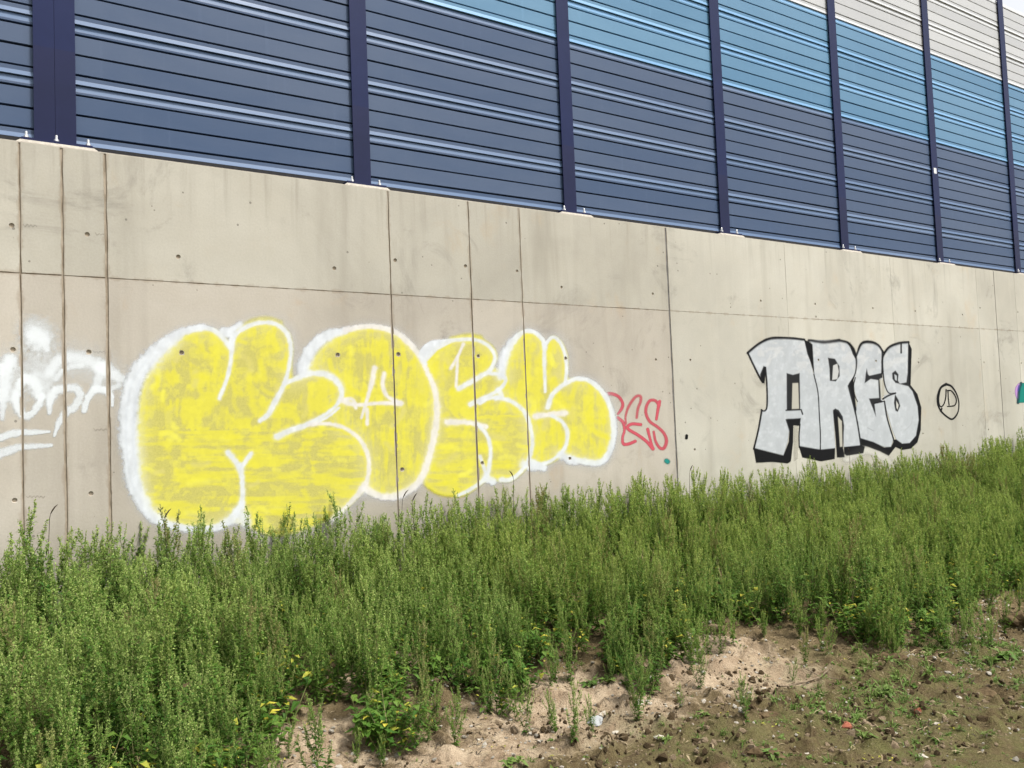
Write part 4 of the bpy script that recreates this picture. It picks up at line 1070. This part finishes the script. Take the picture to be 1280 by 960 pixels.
def ground_pts(n, dens, seed, x0=-4.5, x1=7.5, y0=-6.4, y1=-1.5):
    r = np.random.RandomState(seed); x = r.uniform(x0, x1, n); y = r.uniform(y0, y1, n)
    k = (y < front_y(x) + .45) & (r.rand(n) < dens(x, y)); return x[k], y[k], r
x, y, r = ground_pts(26000, lambda x, y: .18 + .95 * sstep(.40, .60, fbm(x * 2.2, y * 2.2, 301, 3)) * sstep(-1.2, .1, y - front_y(x)), 31)
n = len(x); sc = .0058 * np.exp(r.normal(0, .6, n)); sc = np.clip(sc, .002, .022)
po = gn_scatter('pebbles', np.stack([x, y, hgt(x, y) + sc * .15], -1), r.uniform(0, 6.28, (n, 3)) * [.1, .1, 1], np.stack([sc] * 3, -1), r.randint(0, 6, n), lib_p)
tag(po, 'small pale pebbles scattered over the bare soil', 'pebbles', kind='stuff')
# loose crumbs of soil
crm = []
for k in range(5):
    me = lump(350 + k, 1.0, .8, .62, .5, 1); me.materials.append(M['clod' if k < 3 else 'sandy_crumb']); crm.append(me)
lib_c = coll('crumb', crm)
x, y, r = ground_pts(34000, lambda x, y: .15 + 1.0 * sstep(.48, .68, fbm(x * 1.9, y * 1.9, 361, 4)), 36)
n = len(x); sc = np.clip(.0075 * np.exp(r.normal(0, .62, n)), .003, .034)
co_ = gn_scatter('soil_crumbs', np.stack([x, y, hgt(x, y) + sc * .1], -1), r.uniform(0, 6.28, (n, 3)) * [.3, .3, 1], np.stack([sc] * 3, -1), r.randint(0, 5, n), lib_c)
tag(co_, 'loose brown crumbs of soil strewn over the path', 'soil', kind='stuff')
# straw and leaf litter
lit = []
for k in range(6):
    rng = random.Random(400 + k); a = Acc()
    for q in range(5):
        az = rng.uniform(0, 6.28); a.leaf((rng.gauss(0, .035), rng.gauss(0, .035), rng.uniform(.002, .008)), (math.cos(az), math.sin(az), rng.uniform(-.05, .3)), rng.uniform(.012, .06), rng.uniform(.003, .009), .05, rng)
    me = bpy.data.meshes.new('litter'); me.from_pydata(a.v, [], a.f); me.materials.append(M['straw' if k < 4 else 'yellow' if k == 4 else 'deadstem']); me.update(); lit.append(me)
lib_l = coll('litter', lit)
x, y, r = ground_pts(8500, lambda x, y: .28 + .8 * sstep(-.9, .0, y - front_y(x)), 32)
n = len(x); sc = r.uniform(.6, 1.3, n)
lo = gn_scatter('dry_litter', np.stack([x, y, hgt(x, y)], -1), r.uniform(0, 6.28, (n, 3)) * [0.02, 0.02, 1], np.stack([sc] * 3, -1), r.choice([0, 1, 2, 3, 0, 1, 2, 3, 4, 5, 5], n), lib_l)
tag(lo, 'dry straw bits and fallen leaves lying on the soil', 'litter', kind='stuff')
# sparse short grass and moss sprigs on the path
gr = [tuft(500 + k, 9 + 2 * k, .030 + .008 * k, .0045) for k in range(5)] + [tuft(520 + k, 7, .026, .013) for k in range(2)]
lib_g = coll('sprig', gr)
def gd(x, y):
    px, py = x, y
    d = 0.10 + .55 * sstep(.50, .66, fbm(px * 1.6, py * 1.6, 331, 3))
    for (qx, qy, rr, a) in ((1090, 850, .40, .9), (1215, 815, .50, 1.3), (1015, 880, .30, 1.0), (1160, 830, .4, .9), (1085, 870, .3, .9), (830, 945, .35, .5), (1120, 820, .3, .7)):
        c = on_ground(qx, qy); d = d + a * np.exp(-((px - c[0]) ** 2 + (py - c[1]) ** 2) / rr ** 2)
    return d * sstep(-2.6, -.6, x + .45 * (y + 5) + .8) 
x, y, r = ground_pts(11000, gd, 33)
n = len(x); sc = r.uniform(.5, 1.2, n) * (1 + .9 * np.clip(gd(x, y) - .5, 0, 1))
go_ = gn_scatter('short_grass', np.stack([x, y, hgt(x, y) - .002], -1), r.uniform(0, 6.28, (n, 3)) * [.03, .03, 1], np.stack([sc] * 3, -1), r.randint(0, 7, n), lib_g)
tag(go_, 'sparse short green grass and sprigs on the bare path', 'grass', kind='stuff')

def put(name, me, px, py, rz, label, cat, group=None, sink=0.0, mat=None):
    c = on_ground(px, py, .03)
    for _ in range(4): c = on_ground(px, py, H1(c[0], c[1]))
    o = link(name, me, None, (c[0], c[1], H1(c[0], c[1]) - sink)); o.rotation_euler = (0, 0, rz)
    if mat and not me.materials: me.materials.append(M[mat])
    tag(o, label, cat, group); return o
rp = random.Random(77)
put('stone', lump(601, .062, .045, .030, .3), 744, 905, .4, 'flat grey stone lying on the sandy soil', 'stone', None, -.008, 'grey_stone')
for k, (px, py, s_) in enumerate(((824, 908, .030), (1197, 871, .022), (1172, 905, .026), (1152, 945, .026), (1007, 931, .024), (1116, 916, .022), (1055, 782, .03), (1235, 776, .030), (753, 892, .032), (800, 877, .025), (770, 915, .022), (600, 918, .022), (575, 937, .020), (1225, 757, .035), (870, 800, .03), (865, 820, .022), (955, 860, .02), (885, 806, .024))):
    put('stone', lump(620 + k, s_ * 1.0, s_ * .7, s_ * .40, .6), px, py, rp.uniform(0, 6), 'small pale stone half sunk ' + ('in the sandy soil patch' if px < 1000 and py < 925 and py > 795 else 'in the brown mossy path' if py > 860 else 'at the foot of the weeds'), 'stone', 'pale stones on bare ground', 0.004, 'pale_stone')
for k, (px, py, s_) in enumerate(((938, 889, .055), (962, 893, .05), (945, 937, .05), (965, 940, .055), (1105, 822, .07), (1122, 826, .06), (1140, 806, .055), (1175, 815, .06), (1195, 820, .05), (1235, 868, .055), (1143, 880, .045), (1270, 782, .08), (1085, 795, .05), (1060, 805, .05), (905, 950, .05))):
    put('soil_clod', lump(650 + k, s_ * 1.3, s_ * .95, s_ * .62, .42), px, py, rp.uniform(0, 6), 'brown crumbly soil clod lying on the path', 'clod', 'soil clods on the path', 0.012, 'clod')
put('brick_piece', lump(690, .045, .028, .020, .4), 1058, 908, .5, 'reddish brick fragment pressed into the soil beside a small sprout', 'brick', None, 0, 'brick')
put('brick_piece', lump(691, .026, .022, .022, .4), 1147, 889, 1.2, 'small bright red brick crumb beside a brown clod', 'brick', None, 0, 'brick')
def sprout(seed, n, L, w):
    rng = random.Random(seed); a = Acc()
    for k in range(n):
        az = k * 2.4 + rng.gauss(0, .2); el = rng.uniform(.25, .95)
        a.leaf((0, 0, .0), (math.cos(az) * math.cos(el), math.sin(az) * math.cos(el), math.sin(el)), L * rng.uniform(.6, 1.1), w * rng.uniform(.8, 1.2), rng.uniform(.1, .5), rng, .5)
    me = bpy.data.meshes.new('foliage'); me.from_pydata(a.v, [], a.f); me.materials.append(M['grass']); me.update(); return me
for k, (px, py, n, L, w) in enumerate(((966, 946, 14, .085, .022), (635, 958, 10, .07, .028), (648, 957, 8, .06, .024), (835, 926, 9, .06, .018), (1080, 922, 12, .085, .016), (1072, 899, 10, .07, .02), (1188, 893, 10, .07, .016), (1105, 868, 16, .10, .022), (1112, 866, 14, .09, .02), (1255, 822, 18, .12, .03), (1240, 826, 14, .10, .025), (1275, 858, 10, .08, .03), (1172, 928, 10, .07, .015), (880, 890, 10, .06, .018),
                                       (740, 858, 18, .10, .026), (760, 862, 16, .09, .024), (782, 853, 14, .09, .022), (800, 848, 14, .08, .022), (690, 955, 9, .06, .016), (1010, 880, 14, .08, .012), (1060, 880, 14, .08, .012), (690, 925, 9, .05, .014))):
    put('sprout', sprout(700 + k, n, L, w), px, py, rp.uniform(0, 6), 'small leafy green sprout growing in the bare soil', 'sprout', 'small sprouts on the bare soil', .003)
def stick(pts, r0, name, label, forks=()):
    P3 = []
    for px, py, up in pts:
        c = on_ground(px, py, .03)
        for _ in range(3): c = on_ground(px, py, H1(c[0], c[1]) + up)
        P3.append((c[0], c[1], H1(c[0], c[1]) + up))
    o0 = P3[0]; a = Acc()
    L = [tuple(q[j] - o0[j] for j in range(3)) for q in P3]
    a.tube(L, [r0 * (1 - .6 * i / (len(L) - 1)) for i in range(len(L))], 6)
    for (i, dx, dy, dz, rr) in forks:
        p = L[i]; a.tube([p, (p[0] + dx * .5, p[1] + dy * .5, p[2] + dz * .6), (p[0] + dx, p[1] + dy, p[2] + dz)], [rr, rr * .8, rr * .5], 5)
    o = mesh_obj(name, a.v, a.f, M['twig'], None, o0); tag(o, label, 'twig'); return o
stick([(972, 864, .012), (985, 857, .018), (1004, 853, .022), (1026, 846, .025), (1040, 830, .03)], .008, 'twig', 'forked brown twig lying at the edge of the sandy patch', [(1, .05, -.12, -.005, .005), (3, -.06, .10, .05, .004), (3, .05, -.10, .0, .004)])
stick([(748, 884, .006), (756, 872, .015), (762, 862, .03)], .005, 'twig', 'short pale twig leaning on sprouts by the sandy soil', [])
# dead dark stalks and long blades standing in the weeds
def stalk(px, py, Y, L, lean, droop, label, mat, head):
    c = on_plane(px, py, Y); h0 = H1(c[0], Y); a = Acc(); rng = random.Random(int(px))
    top = (c[0], Y, c[2]); base = (c[0] - lean, Y, h0)
    pts = [(0, 0, 0)] + [((top[0] - base[0]) * t ** 1.5, 0, (top[2] - h0) * t) for t in (.3, .6, .85, 1.0)]
    e = pts[-1]; pts += [add(e, (droop * .2, -.003, .03)), add(e, (droop * .6, -.006, .055))]
    a.tube(pts, [.003, .0028, .0025, .0022, .002, .0018, .0014], 5)
    if head: a.tube([pts[-2], pts[-1], add(pts[-1], (droop * .5, 0, .022)), add(pts[-1], (droop * 1.1, 0, .038))], [.003, .0055, .005, .0015], 6)
    o = mesh_obj('dead_stalk', a.v, a.f, M[mat], None, base); tag(o, label, 'stalk', 'dark stalks in the weeds')
for (px, py, Y, lean, dr) in ((62, 648, -.5, .03, .03), (205, 652, -.5, -.04, .03), (503, 626, -.4, .05, .035), (515, 630, -.5, -.04, .03), (642, 600, -.4, .03, -.03), (1188, 577, -.3, .03, .03), (862, 592, -.4, .04, .03), (1062, 568, -.3, .03, -.03)):
    stalk(px, py, Y, .8, lean, dr, 'thin dark dead stalk with narrow seed head rising above the weeds', 'deadstem', True)
